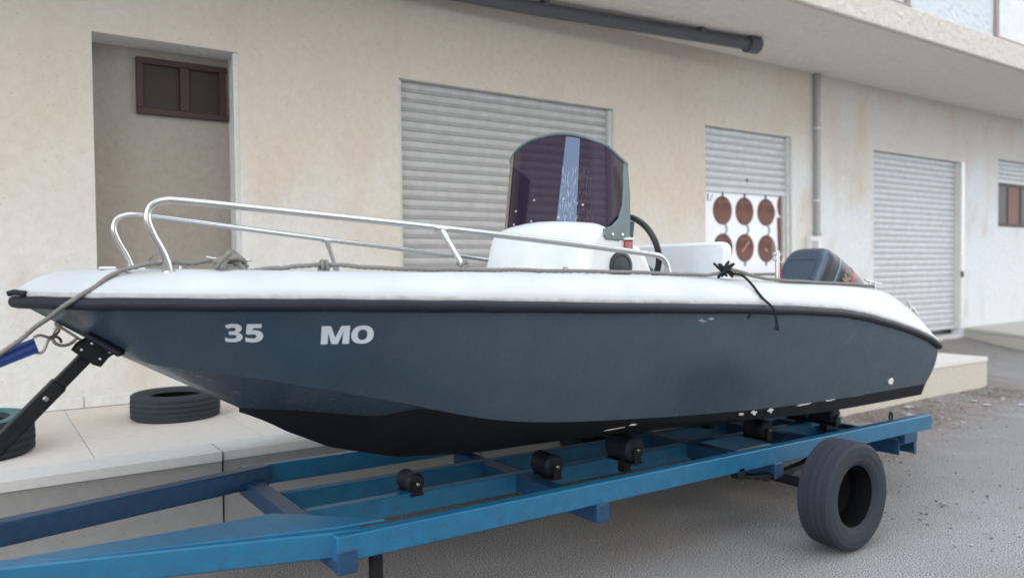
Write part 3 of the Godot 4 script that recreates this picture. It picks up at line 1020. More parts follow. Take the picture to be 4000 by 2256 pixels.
func build_trailer() -> void:
	var t = thing("boat_trailer", "long blue steel boat trailer with black rollers under the grey boat", "trailer", Vector3(3.73, 0, -3.4))
	var st = mb()
	beam(st, Vector3(1.08, 0.455, -2.75), Vector3(5.4, 0.413, -2.75), 0.06, 0.1, 0.005)
	var near_rail = part("side_rail", st, M.trailer_blue, t)
	st = mb()
	beam(st, Vector3(1.08, 0.455, -4.0), Vector3(5.4, 0.413, -4.0), 0.06, 0.1, 0.005)
	part("side_rail", st, M.trailer_blue, t)
	for z in [-3.4, -3.74]:
		st = mb()
		beam(st, Vector3(1.2, 0.365, z), Vector3(5.36, 0.305, z), 0.06, 0.1, 0.005)
		part("inner_rail", st, M.trailer_blue, t)
	for k in [[1.12, 0.405, 0.08], [2.39, 0.350, 0.08], [3.71, 0.340, 0.08], [4.5, 0.320, 0.08]]:
		st = mb()
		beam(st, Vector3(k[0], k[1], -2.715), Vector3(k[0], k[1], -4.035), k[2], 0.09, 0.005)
		part("cross_member", st, M.trailer_blue_shaded, t)
	st = mb()                                         # wide rear channel hanging under the rails
	bbox(st, Vector3(5.14, 0.296, -3.4), Vector3(0.2, 0.012, 1.29), 0.003)
	bbox(st, Vector3(5.236, 0.27, -3.4), Vector3(0.012, 0.12, 1.3), 0.003)
	bbox(st, Vector3(5.044, 0.275, -3.4), Vector3(0.012, 0.1, 1.29), 0.003)
	bbox(st, Vector3(5.232, 0.27, -2.752), Vector3(0.03, 0.13, 0.012), 0.003)
	bbox(st, Vector3(5.14, 0.336, -2.75), Vector3(0.16, 0.07, 0.05), 0.004)
	bbox(st, Vector3(5.14, 0.336, -4.0), Vector3(0.16, 0.07, 0.05), 0.004)
	part("rear_cross_member", st, M.trailer_blue_shaded, t)
	st = mb()
	beam(st, Vector3(1.2, 0.457, -2.79), Vector3(-0.75, 0.475, -3.36), 0.09, 0.098, 0.006)
	part("draw_bar", st, M.trailer_blue, t)
	st = mb()
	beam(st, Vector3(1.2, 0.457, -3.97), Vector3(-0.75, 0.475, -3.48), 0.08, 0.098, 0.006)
	part("draw_bar", st, M.trailer_blue_shaded, t)
	st = mb()
	plate(st, [Vector2(1.3, 2.78), Vector2(1.12, 2.80), Vector2(0.2, 3.06), Vector2(0.1, 3.16), Vector2(0.55, 3.13), Vector2(0.97, 3.12)], 0.01, 0.002, Transform3D(Basis(Vector3(1, 0, 0), Vector3(0, 0, -1), Vector3(0, 1, 0)), Vector3(0, 0.512, 0)))
	part("gusset_plate", st, M.trailer_blue, t)
	st = mb()
	beam(st, Vector3(-0.6, 0.475, -3.42), Vector3(-1.15, 0.475, -3.42), 0.1, 0.1, 0.006)
	lathe(st, Vector3(-1.2, 0.43, -3.42), Vector3.UP, [Vector2(0, 0), Vector2(0.05, 0.0), Vector2(0.055, 0.05), Vector2(0.045, 0.1), Vector2(0, 0.12)], 16)
	part("coupling", st, M.trailer_blue, t)
	# prop stand under the near draw bar
	st = mb()
	tube(st, [Vector3(1.27, 0.41, -2.8), Vector3(1.27, 0.02, -2.8)], 0.028, 12)
	lathe(st, Vector3(1.27, 0.0, -2.8), Vector3.UP, [Vector2(0, 0), Vector2(0.075, 0), Vector2(0.075, 0.012), Vector2(0.03, 0.03)], 16)
	part("prop_stand", st, M.black_paint, t)
	# axle, springs, wheels
	st = mb()
	tube(st, [Vector3(3.76, 0.287, -2.44), Vector3(3.76, 0.287, -4.32)], 0.028, 10)
	part("axle", st, M.black_paint, t)
	for z in [-2.75, -4.0]:
		st = mb()
		for q in 4:
			var half = 0.34 - q * 0.07
			var pts = []
			for i in 9:
				var u = lerp(-1.0, 1.0, i / 8.0)
				pts.append(Vector3(3.73 + u * half, 0.322 - q * 0.009 + 0.035 * u * u * half * half / 0.1156, z))
			for i in 8: beam(st, pts[i], pts[i + 1], 0.05, 0.008, 0.001)
		bbox(st, Vector3(3.39, 0.375, z), Vector3(0.05, 0.06, 0.06), 0.004)
		bbox(st, Vector3(4.07, 0.37, z), Vector3(0.05, 0.06, 0.06), 0.004)
		part("leaf_spring", st, M.black_paint, t)
	make_wheel(t, Vector3(3.76, 0.287, -2.36), 1.0)
	make_wheel(t, Vector3(3.76, 0.287, -4.4), -1.0)
	# rollers carrying the keel and the chine
	roller_unit(t, 5.02, -3.2, -3.38, 0.425, 0.062, 0.3)
	roller_unit(t, 5.02, -3.41, -3.58, 0.42, 0.062, 0.3)
	roller_unit(t, 4.22, -3.18, -3.34, 0.43, 0.062, 0.36)
	roller_unit(t, 4.22, -3.66, -3.82, 0.43, 0.062, 0.36)
	roller_unit(t, 2.95, -3.08, -3.27, 0.5, 0.07, 0.36)
	roller_unit(t, 2.5, -3.22, -3.38, 0.45, 0.06, 0.36)
	roller_unit(t, 1.75, -3.37, -3.5, 0.45, 0.05, 0.4)
	# hook eye on the near rail
	st = mb()
	var ring = []
	for i in 15:
		var a = lerp(-0.5, PI + 0.5, i / 14.0)
		ring.append(Vector3(4.93 + cos(a) * 0.016, 0.492 + sin(a) * 0.036, -2.75))
	tube(st, ring, 0.006, 8)
	part("hook_eye", st, M.black_paint, near_rail)
	# winch post leaning to the bow, with the bolted cheek plates and rubber pad
	st = mb()
	var a0 = Vector3(-0.31, 0.478, -3.46)
	var dir = Vector3(0.69, 0.725, 0.0).normalized()
	beam(st, a0, a0 + dir * 0.82, 0.06, 0.062, 0.005, Vector3.BACK)
	var post = part("winch_post", st, M.black_paint, t)
	st = mb()
	beam(st, a0 + dir * 0.4, a0 + dir * 1.0, 0.05, 0.05, 0.004, Vector3.BACK)
	part("inner_tube", st, M.black_paint, post)
	st = mb()
	bolt(st, a0 + dir * 0.75 + Vector3(0, 0, 0.032), Vector3.BACK, 0.012)
	part("bolt", st, M.old_steel, post)
	st = mb()
	var cheek = [Vector2(0.30, 1.195), Vector2(0.318, 1.222), Vector2(0.378, 1.258), Vector2(0.455, 1.188), Vector2(0.42, 1.165), Vector2(0.392, 1.13), Vector2(0.362, 1.142), Vector2(0.35, 1.16)]
	plate(st, cheek, 0.01, 0.002, Transform3D(Basis.IDENTITY, Vector3(0, 0, -3.515)))
	part("bow_bracket", st, M.black_paint, post)
	st = mb()
	plate(st, cheek, 0.01, 0.002, Transform3D(Basis.IDENTITY, Vector3(0, 0, -3.405)))
	var br = part("bow_bracket", st, M.black_paint, post)
	st = mb()
	beam(st, Vector3(0.357, 1.262, -3.44), Vector3(0.475, 1.178, -3.40), 0.12, 0.028, 0.008)
	part("rubber_pad", st, M.rubber, br)
	st = mb()
	for k in [[0.327, 1.203], [0.364, 1.225], [0.425, 1.187], [0.39, 1.163]]:
		bolt(st, Vector3(k[0], k[1], -3.4), Vector3.BACK, 0.0055)
	part("bolt", st, M.screw, br)
	st = mb()
	lathe(st, Vector3(-0.2, 0.70, -3.54), Vector3.BACK, [Vector2(0, 0), Vector2(0.07, 0), Vector2(0.07, 0.01), Vector2(0.03, 0.012), Vector2(0.03, 0.09), Vector2(0.07, 0.092), Vector2(0.07, 0.1), Vector2(0, 0.1)], 20)
	part("winch_drum", st, M.old_steel, post)

# ---------------------------------------------------------------- the boat
var S := []      # sheer: where the rub rail runs
var D := []      # edge of the deck
var C := []      # upper chine
func lines() -> void:
	S = [Vector3(.115, 1.397, -3.5), Vector3(.16, 1.396, -3.42), Vector3(.306, 1.393, -3.2), Vector3(.533, 1.389, -2.98), Vector3(.886, 1.382, -2.75), Vector3(1.283, 1.37, -2.6), Vector3(1.774, 1.35, -2.53), Vector3(2.648, 1.312, -2.5), Vector3(3.573, 1.266, -2.52), Vector3(4.178, 1.213, -2.55), Vector3(4.658, 1.13, -2.58), Vector3(5.117, 1.027, -2.62), Vector3(5.345, 0.95, -2.65)]
	D = [Vector3(.27, 1.507, -3.5), Vector3(.284, 1.508, -3.43), Vector3(.409, 1.512, -3.28), Vector3(.611, 1.511, -3.09), Vector3(.957, 1.501, -2.87), Vector3(1.349, 1.492, -2.73), Vector3(1.867, 1.481, -2.66), Vector3(2.787, 1.454, -2.63), Vector3(3.757, 1.4, -2.65), Vector3(4.348, 1.374, -2.68), Vector3(4.792, 1.326, -2.72), Vector3(5.106, 1.199, -2.73), Vector3(5.342, 1.0, -2.70)]
	C = [Vector3(0.458, 1.170, -3.500), Vector3(0.511, 1.148, -3.420), Vector3(0.575, 1.131, -3.320), Vector3(0.712, 1.109, -3.200), Vector3(0.952, 1.064, -3.070), Vector3(1.398, 0.957, -2.920), Vector3(1.94, .823, -2.8), Vector3(2.75, .748, -2.761), Vector3(3.6, .699, -2.75), Vector3(4.18, .681, -2.75), Vector3(4.66, .676, -2.75), Vector3(5.12, .674, -2.75), Vector3(5.37, .673, -2.75)]

func flip(p: Vector3) -> Vector3:
	return Vector3(p.x, p.y, 2.0 * MID - p.z)

func side_at(t: float, s: float) -> Vector3:       # the near topside, s from the rub rail (0) to the chine (1)
	var p = at_curve(S, t).lerp(at_curve(C, t), s)
	var fore = 1.0 - smoothstep(0.1, 0.6, t)
	p.z += sin(PI * s) * lerp(0.018, -0.02, fore) * smoothstep(0.0, 0.12, t)
	return p

# the point of the near topside at length x and height y, lifted off it by off
func side_point(x: float, y: float, off := 0.0) -> Vector3:
	var s = 0.5
	var lo = 0.0
	var hi = 1.0
	var t = 0.5
	for q in 26:
		t = (lo + hi) / 2
		var a = at_curve(S, t)
		var c = at_curve(C, t)
		s = clamp((a.y - y) / (a.y - c.y), -0.1, 1.1)
		if lerp(a.x, c.x, s) < x: lo = t
		else: hi = t
	var p = side_at(t, s)
	var n = (side_at(min(t + 0.01, 1.0), s) - p).cross(side_at(t, s + 0.02) - p).normalized()
	if n.z < 0.0: n = -n
	return p + n * off

func chip(st: SurfaceTool, x: float, y: float, w: float, h: float, seed_: int) -> void:
	var r := RandomNumberGenerator.new()
	r.seed = seed_
	var n = 13
	var cen = side_point(x, y, 0.0015)
	var ring = []
	for i in n:
		var a = TAU * i / n
		var f = r.randf_range(0.45, 1.1)
		ring.append(side_point(x + cos(a) * w * f, y + sin(a) * h * f, 0.0015))
	for i in n: tri_out(st, cen, ring[i], ring[(i + 1) % n], Vector3(x, y, MID))

func under_rows(n: int) -> Array:
	# chine, paint line, lower chine and keel for each station of the near half
	var out = []
	for i in n + 1:
		var t = float(i) / n
		var c = at_curve(C, t)
		var w: Vector3
		var corner = Vector3(1.462, 0.841, -3.200)
		var join = Vector3(1.553, 0.921, -2.876)
		if c.x < 1.0: w = Vector3(0.942, 0.895, MID).lerp(Vector3(1.185, 0.874, -3.370), clamp((c.x - 0.456) / 0.544, 0, 1))
		elif c.x < 1.3: w = Vector3(1.185, 0.874, -3.370).lerp(corner, (c.x - 1.0) / 0.3)
		elif c.x < 1.553: w = corner.lerp(join, (c.x - 1.3) / 0.253)
		else: w = c + Vector3(0, -0.001, -0.001)
		var band = 0.075 * smoothstep(1.6, 4.6, c.x)
		var low = w + Vector3(0, -band - 0.002, -0.028 * smoothstep(1.5, 2.5, c.x))
		var kx = c.x + 0.486 * (1.0 - clamp((c.x - 0.456) / 1.6, 0.0, 1.0))
		var ky = [[0.942, 0.895], [1.15, 0.765], [1.362, 0.66], [1.715, 0.56], [2.2, 0.515], [3.0, 0.5], [4.2, 0.495], [5.4, 0.5]]
		var y = 0.5
		for k in ky.size() - 1:
			if kx >= ky[k][0] and kx <= ky[k + 1][0]: y = lerp(float(ky[k][1]), float(ky[k + 1][1]), (kx - ky[k][0]) / (ky[k + 1][0] - ky[k][0]))
		if kx < 0.942: y = 0.895
		out.append({"c": c, "w": w, "low": low, "k": Vector3(kx, y, MID)})
	return out

func both(st: SurfaceTool, rows: Array, ref: Vector3, toward := false) -> void:
	loft(st, rows, ref, null, toward)
	var fl = []
	for r in rows:
		var q = []
		for p in r: q.append(flip(p))
		fl.append(q)
	loft(st, fl, ref, null, toward)

func build_boat() -> void:
	lines()
	var b = thing("motor_boat", "grey hulled open motor boat with white deck, centre console and chrome bow rails", "boat", Vector3(2.7, 0.5, MID))
	var mid = Vector3(2.8, 1.0, MID)
	var N = 96
	# topsides
	var rows = []
	for i in N + 1:
		var r = []
		for j in 13: r.append(side_at(float(i) / N, j / 12.0))
		rows.append(r)
	var st = mb()
	both(st, rows, mid)
	var ur = under_rows(N)
	rows = []                                        # the grey panel between the chine and the paint line at the bow
	for u in ur:
		if u.c.x > 1.6: break
		var r = []
		for j in 5: r.append(u.c.lerp(u.w, j / 4.0))
		rows.append(r)
	both(st, rows, mid)
	var tr = [at_curve(S, 1.0), at_curve(C, 1.0), ur[N].low, ur[N].k, flip(ur[N].low), flip(at_curve(C, 1.0)), flip(at_curve(S, 1.0)), Vector3(5.36, 0.98, MID - 0.45), Vector3(5.36, 0.86, MID - 0.35), Vector3(5.36, 0.86, MID + 0.35), Vector3(5.36, 0.98, MID + 0.45)]
	for i in tr.size(): tri_out(st, Vector3(5.36, 0.72, MID), tr[i], tr[(i + 1) % tr.size()], mid)
	var hull = part("hull", st, M.hull, b)
	# black bottom
	st = mb()
	rows = []
	for u in ur:
		var r = [u.w, u.w.lerp(u.low, 0.5), u.low]
		for j in 6: r.append(u.low.lerp(u.k, (j + 1) / 6.0) + Vector3(0, -0.018 * sin(PI * (j + 1) / 6.0), 0))
		rows.append(r)
	var first = []
	for r in rows: first.append(r.slice(0, 3))
	both(st, first, mid)
	var rest = []
	for r in rows: rest.append(r.slice(2))
	both(st, rest, mid)
	part("bottom_paint", st, M.hull_black, b)
	# rub rail
	st = mb()
	var path = []
	for i in N + 1:
		var t = 1.0 - float(i) / N
		path.append(flip(at_curve(S, t)) + Vector3(0, -0.005, -0.006 * smoothstep(0.0, 0.1, t)))
	for i in range(1, N + 1):
		var t = float(i) / N
		path.append(at_curve(S, t) + Vector3(0, -0.005, 0.006 * smoothstep(0.0, 0.1, t)))
	for i in path.size(): path[i].y += 0.0016 * sin(i * 0.9) * sin(i * 0.37)
	tube(st, path, 0.0235, 12, true, 0, 0.0, Vector2(0.85, 1.0))
	var rr = part("rub_rail", st, M.rubber, b)
	st = mb()                                        # its torn end at the bow
	tube(st, [Vector3(.095, 1.424, -3.47), Vector3(.115, 1.43, -3.46), Vector3(.15, 1.424, -3.43)], 0.011, 8)
	part("loose_end", st, M.rubber, rr)

	# deck: rounded coaming, side decks, foredeck
	st = mb()
	rows = []
	for i in N + 1:
		var t = float(i) / N
		var s = at_curve(S, t)
		var d = at_curve(D, t)
		var inw = Vector3(d.x - s.x, 0, d.z - s.z)
		var p1 = s + Vector3(0, 0.042, 0) + inw * 0.07
		var ctl = p1 + inw * 0.33 + Vector3(0, (d.y - p1.y) * 0.72, 0)
		var r = [s + Vector3(0, -0.01, 0) + inw * 0.02, s + Vector3(0, 0.02, 0) + inw * 0.045, p1]
		for j in range(1, 11):
			var u = j / 10.0
			r.append(p1 * (1 - u) * (1 - u) + ctl * 2 * u * (1 - u) + d * u * u)
		var mid_pull = smoothstep(0.42, 0.5, t)
		var inner = Vector3(d.x, d.y + 0.002, lerp(MID + 0.02, d.z - lerp(0.16, 0.3, smoothstep(0.8, 0.9, t)), mid_pull))
		for j in range(1, 7): r.append(d.lerp(inner, j / 6.0))
		rows.append(r)
	both(st, rows, Vector3(2.8, 0.0, MID))
	var dk = part("deck", st, M.deck_gelcoat, b)
	st = mb()
	rows = []
	for i in N + 1:
		var t = float(i) / N
		var s = at_curve(S, t)
		var d = at_curve(D, t)
		var inw = Vector3(d.x - s.x, 0, d.z - s.z)
		rows.append([s + Vector3(0, -0.01, 0) - inw * 0.01, s + Vector3(0, 0.022, 0) - inw * 0.005, s + Vector3(0, 0.032, 0) + inw * 0.005, s + Vector3(0, 0.036, 0) + inw * 0.09])
	both(st, rows, Vector3(2.8, 0.0, MID))
	part("deck_flange", st, M.flange, dk)
	st = mb()                                        # strip that closes the foredeck along the centre
	rows = []
	for i in 44:
		var t = 0.5 * i / 43.0
		var d = at_curve(D, t)
		var z0 = lerp(MID + 0.02, d.z - 0.16, smoothstep(0.42, 0.5, t))
		var zz = min(z0 + 0.002, MID + 0.5)
		var r = []
		for j in 7: r.append(Vector3(d.x, d.y + 0.0025, lerp(zz, 2 * MID - zz, j / 6.0)))
		if t < 0.47: rows.append(r)
	loft(st, rows, Vector3(1, 0, MID))
	part("foredeck_cap", st, M.deck_gelcoat, dk)
	# cockpit liner
	st = mb()
	rows = []
	for i in 61:
		var t = lerp(0.465, 0.995, i / 60.0)
		var d = at_curve(D, t)
		var z0 = lerp(MID + 0.02, d.z - lerp(0.16, 0.3, smoothstep(0.8, 0.9, t)), smoothstep(0.42, 0.5, t))
		rows.append([Vector3(d.x, d.y, z0), Vector3(d.x, lerp(d.y, 1.0, 0.5), z0 - 0.015), Vector3(d.x, min(1.03, d.y), z0 - 0.03), Vector3(d.x, min(1.0, d.y - 0.02), z0 - 0.06), Vector3(d.x, min(1.0, d.y - 0.02), MID)])
	both(st, rows, Vector3(3.2, 1.3, MID), true)
	var bd = at_curve(D, 0.47)
	bbox(st, Vector3(bd.x, 1.22, MID), Vector3(0.02, 0.5, 0.9), 0.004)
	bbox(st, Vector3(5.28, 0.9, MID), Vector3(0.05, 0.25, 1.2), 0.01)
	part("cockpit_liner", st, M.liner, b)

	# small deck fittings near the bow
	st = mb()
	bbox(st, Vector3(0.41, 1.517, -3.3), Vector3(0.055, 0.01, 0.04), 0.003)
	bbox(st, Vector3(0.60, 1.517, -3.85), Vector3(0.06, 0.01, 0.04), 0.003)
	part("deck_plate", st, M.gelcoat, dk)

	# registration lettering, chips and fittings on the near topside
	st = mb()
	for k in [["3", 0.764, 0.054, 1.235], ["5", 0.827, 0.055, 1.233], ["M", 1.070, 0.094, 1.220], ["O", 1.170, 0.076, 1.219]]:
		st = mb()
		laid_text(st, k[0], func(u, v): return side_point(k[1] + u * k[2] - v * 0.02, k[3] + v * 0.074, 0.002), Vector3(-0.15, -0.15, 1).normalized(), false, 0.4 if k[0] == "3" else 0.75)
		part("registration_character", st, M.vinyl, hull)
	st = mb()
	chip(st, 2.845, 1.243, 0.022, 0.006, 1)
	chip(st, 2.91, 1.247, 0.03, 0.007, 2)
	chip(st, 2.87, 1.236, 0.02, 0.004, 3)
	part("paint_chip", st, M.chip, hull)
	st = mb()
	for i in 7:
		var x = 4.13 + i * 0.016
		tri_out(st, side_point(x, 1.02 + i * 0.012, 0.001), side_point(x + 0.018, 1.033 + i * 0.012, 0.001), side_point(x + 0.003, 1.018 + i * 0.012, 0.001), mid)
	part("scratch", st, M.chip, hull)
	st = mb()
	for k in [[3.42, 0.0, 0.03, 0.007, 4], [3.53, 0.0, 0.033, 0.013, 5], [3.67, 0.002, 0.03, 0.014, 6], [3.98, 0.012, 0.1, 0.005, 7], [4.25, 0.02, 0.06, 0.006, 8], [2.62, -0.008, 0.03, 0.005, 9], [2.5, -0.02, 0.08, 0.002, 10]]:
		var cc = C[7].lerp(C[8], (k[0] - C[7].x) / (C[8].x - C[7].x)) if k[0] < C[8].x else C[8].lerp(C[9], (k[0] - C[8].x) / (C[9].x - C[8].x))
		var r2 := RandomNumberGenerator.new()
		r2.seed = k[4]
		var cen = cc + Vector3(0, -0.018 + k[1], 0.003)
		var pr = []
		for i in 13:
			var a = TAU * i / 13
			var f = r2.randf_range(0.35, 1.1)
			pr.append(cen + Vector3(cos(a) * k[2] * f, sin(a) * k[3] * f, -0.004 * sin(a)))
		for i in 13: tri_out(st, cen, pr[i], pr[(i + 1) % 13], Vector3(k[0], 0.8, MID))
	part("scraped_edge", st, M.chip, hull)
	st = mb()
	for k in [[22, 0.14, 0.018, 0.006, 11], [23, 0.22, 0.016, 0.008, 12], [24, 0.5, 0.022, 0.006, 13], [36, 0.35, 0.006, 0.004, 14]]:
		var pc: Vector3 = ur[k[0]].c.lerp(ur[k[0]].w, k[1])
		var along: Vector3 = (ur[k[0] + 2].c.lerp(ur[k[0] + 2].w, k[1]) - pc).normalized()
		var down: Vector3 = (ur[k[0]].w - ur[k[0]].c).normalized()
		var nrm = along.cross(down).normalized()
		if nrm.z < 0.0: nrm = -nrm
		var rr2 := RandomNumberGenerator.new()
		rr2.seed = k[4]
		var pr = []
		for i in 11:
			var a = TAU * i / 11
			pr.append(pc + nrm * 0.002 + along * cos(a) * k[2] * rr2.randf_range(0.3, 1.1) + down * sin(a) * k[3] * rr2.randf_range(0.3, 1.1))
		for i in 11: tri_out(st, pc + nrm * 0.002, pr[i], pr[(i + 1) % 11], pc - nrm)
	part("paint_chip", st, M.chip, hull)
	st = mb()
	for k in [[3.20, 1.243, 0.012, 0.02, 15]]: chip(st, k[0], k[1], k[2], k[3], k[4])
	part("dark_smear", st, M.hull_black, hull)
	st = mb()
	var dp = side_point(4.86, 0.745)
	lathe(st, dp, Vector3(0, -0.05, 1), [Vector2(0.008, 0.002), Vector2(0.01, 0.01), Vector2(0.022, 0.008), Vector2(0.026, 0.0)], 24)
	var df = part("drain_fitting", st, M.box_white, hull)
	st = mb()
	lathe(st, dp, Vector3(0, -0.05, 1), [Vector2(0, 0.003), Vector2(0.0085, 0.003)], 16)
	part("drain_hole", st, M.ink, df)
	# bow eye
	st = mb()
	var eye = []
	for i in 17:
		var a = lerp(-0.35, PI + 0.35, i / 16.0)
		eye.append(Vector3(0.285, 1.262, MID) + Vector3(-0.72, -0.70, 0) * (0.004 + 0.048 * sin(a)) + Vector3(-0.70, 0.72, 0) * cos(a) * 0.04)
	tube(st, eye, 0.0065, 10)
	beam(st, Vector3(0.245, 1.305, MID), Vector3(0.335, 1.233, MID), 0.05, 0.01, 0.003)
	part("bow_eye", st, M.old_steel, hull)

	# bow rails, near and far
	for far in 2:
		var near_pts = [Vector3(.592, 1.50, -3.085), Vector3(.572, 1.565, -3.083), Vector3(.535, 1.64, -3.08), Vector3(.518, 1.695, -3.08), Vector3(.53, 1.74, -3.08), Vector3(.572, 1.762, -3.077), Vector3(.64, 1.763, -3.068), Vector3(.9, 1.740, -3.01), Vector3(1.614, 1.672, -2.85), Vector3(2.3, 1.604, -2.765), Vector3(2.70, 1.564, -2.73), Vector3(2.785, 1.548, -2.725), Vector3(2.822, 1.51, -2.722), Vector3(2.832, 1.455, -2.72)]
		if far == 1:
			for i in near_pts.size(): near_pts[i] = flip(near_pts[i])
		st = mb()
		tube(st, catmull(near_pts, 120), 0.0138, 12)
		var rail = part("bow_rail", st, M.stainless, b)
		var top = Vector3(1.614, 1.668, -2.85)
		var foot = Vector3(1.70, 1.485, -2.79)
		var along = Vector3(1, -0.098, 0.2).normalized()
		if far == 1:
			top = flip(top); foot = flip(foot); along.z = -along.z
		st = mb()
		tube(st, [top, foot], 0.012, 12)
		part("stanchion", st, M.stainless, rail)
		st = mb()
		tube(st, [top - along * 0.026, top + along * 0.026], 0.0155, 14)
		tube(st, [top, top.lerp(foot, 0.22)], 0.015, 14)
		part("tee_fitting", st, M.stainless, rail)
		for e in [0, 13, 99]:
			var at_ = foot if e == 99 else near_pts[e]
			var nxt = top if e == 99 else near_pts[1 if e == 0 else 12]
			st = mb()
			tube(st, [at_ - Vector3(0, 0.004, 0), at_.lerp(nxt, 0.65 if e == 0 else 0.6 if e == 13 else 0.2)], 0.0175, 14)
			lathe(st, at_ - Vector3(0, 0.004, 0), Vector3.UP, [Vector2(0.03, 0), Vector2(0.029, 0.006), Vector2(0.018, 0.009), Vector2(0, 0.009)], 18)
			part("rail_foot", st, M.stainless, rail)

	# cleats
	for k in [[Vector3(0.785, 1.508, -3.02), Vector3(1, -0.08, 0.2)], [Vector3(4.64, 1.352, -2.71), Vector3(1, -0.18, 0.1)], [Vector3(5.15, 1.17, -2.735), Vector3(0.75, -0.62, 0.1)], [Vector3(0.785, 1.508, -3.98), Vector3(1, -0.08, -0.2)], [Vector3(4.64, 1.352, -4.29), Vector3(1, -0.18, -0.1)]]:
		st = mb()
		var ax: Vector3 = k[1].normalized()
		var upv = ax.cross(Vector3(0, 0, -1)).normalized()
		if upv.y < 0: upv = -upv
		var c0: Vector3 = k[0] + upv * 0.036
		tube(st, [c0 - ax * 0.082 + upv * 0.004, c0 - ax * 0.05, c0, c0 + ax * 0.05, c0 + ax * 0.082 + upv * 0.004], func(f): return 0.0075 - 0.003 * abs(f - 0.5) * 2.0, 10)
		for s in [-0.025, 0.025]:
			tube(st, [k[0] + ax * s - upv * 0.005, c0 + ax * s], 0.0065, 8)
		part("cleat", st, M.stainless, b)

	build_console(b)

	# stern bench backrest and base
	st = mb()
	var prof = rounded(1.0, 0.72, 0.06, 8)
	plate(st, prof, 0.07, 0.018, Transform3D(Basis(Vector3(0, 0, 1), Vector3(0.06, 1, 0).normalized(), Vector3(-1, 0.06, 0).normalized()), Vector3(3.63, 1.285, -3.515)))
	part("seat_backrest", st, M.gelcoat, b)
	st = mb()
	bbox(st, Vector3(3.88, 1.1, -3.48), Vector3(0.45, 0.4, 0.9), 0.03)
	part("seat", st, M.gelcoat, b)
	# stainless post by the stern quarter with its ring pin
	st = mb()
	tube(st, [Vector3(4.01, 1.35, -2.95), Vector3(4.01, 1.59, -2.95)], 0.013, 14)
	lathe(st, Vector3(4.01, 1.385, -2.95), Vector3.UP, [Vector2(0.03, 0), Vector2(0.028, 0.008), Vector2(0.014, 0.012)], 16)
	var sp = part("ski_post", st, M.stainless, b)
	st = mb()
	var rg = []
	for i in 25: rg.append(Vector3(4.046 + cos(TAU * i / 24) * 0.02, 1.545 + sin(TAU * i / 24) * 0.026, -2.95))
	tube(st, rg, 0.0035, 8, false)
	for y in [1.572, 1.535]:
		lathe(st, Vector3(3.985, y, -2.95), Vector3.RIGHT, [Vector2(0, -0.012), Vector2(0.009, -0.012), Vector2(0.009, 0.0), Vector2(0, 0.0)], 10)
	part("ring_pin", st, M.stainless, sp)
	st = mb()
	bbox(st, Vector3(4.3, 1.1, MID), Vector3(0.02, 0.45, 1.2), 0.004)
	bbox(st, Vector3(4.75, 0.97, MID - 0.42), Vector3(0.9, 0.3, 0.3), 0.03)
	bbox(st, Vector3(4.75, 0.97, MID + 0.42), Vector3(0.9, 0.3, 0.3), 0.03)
	part("engine_well", st, M.gelcoat, b)

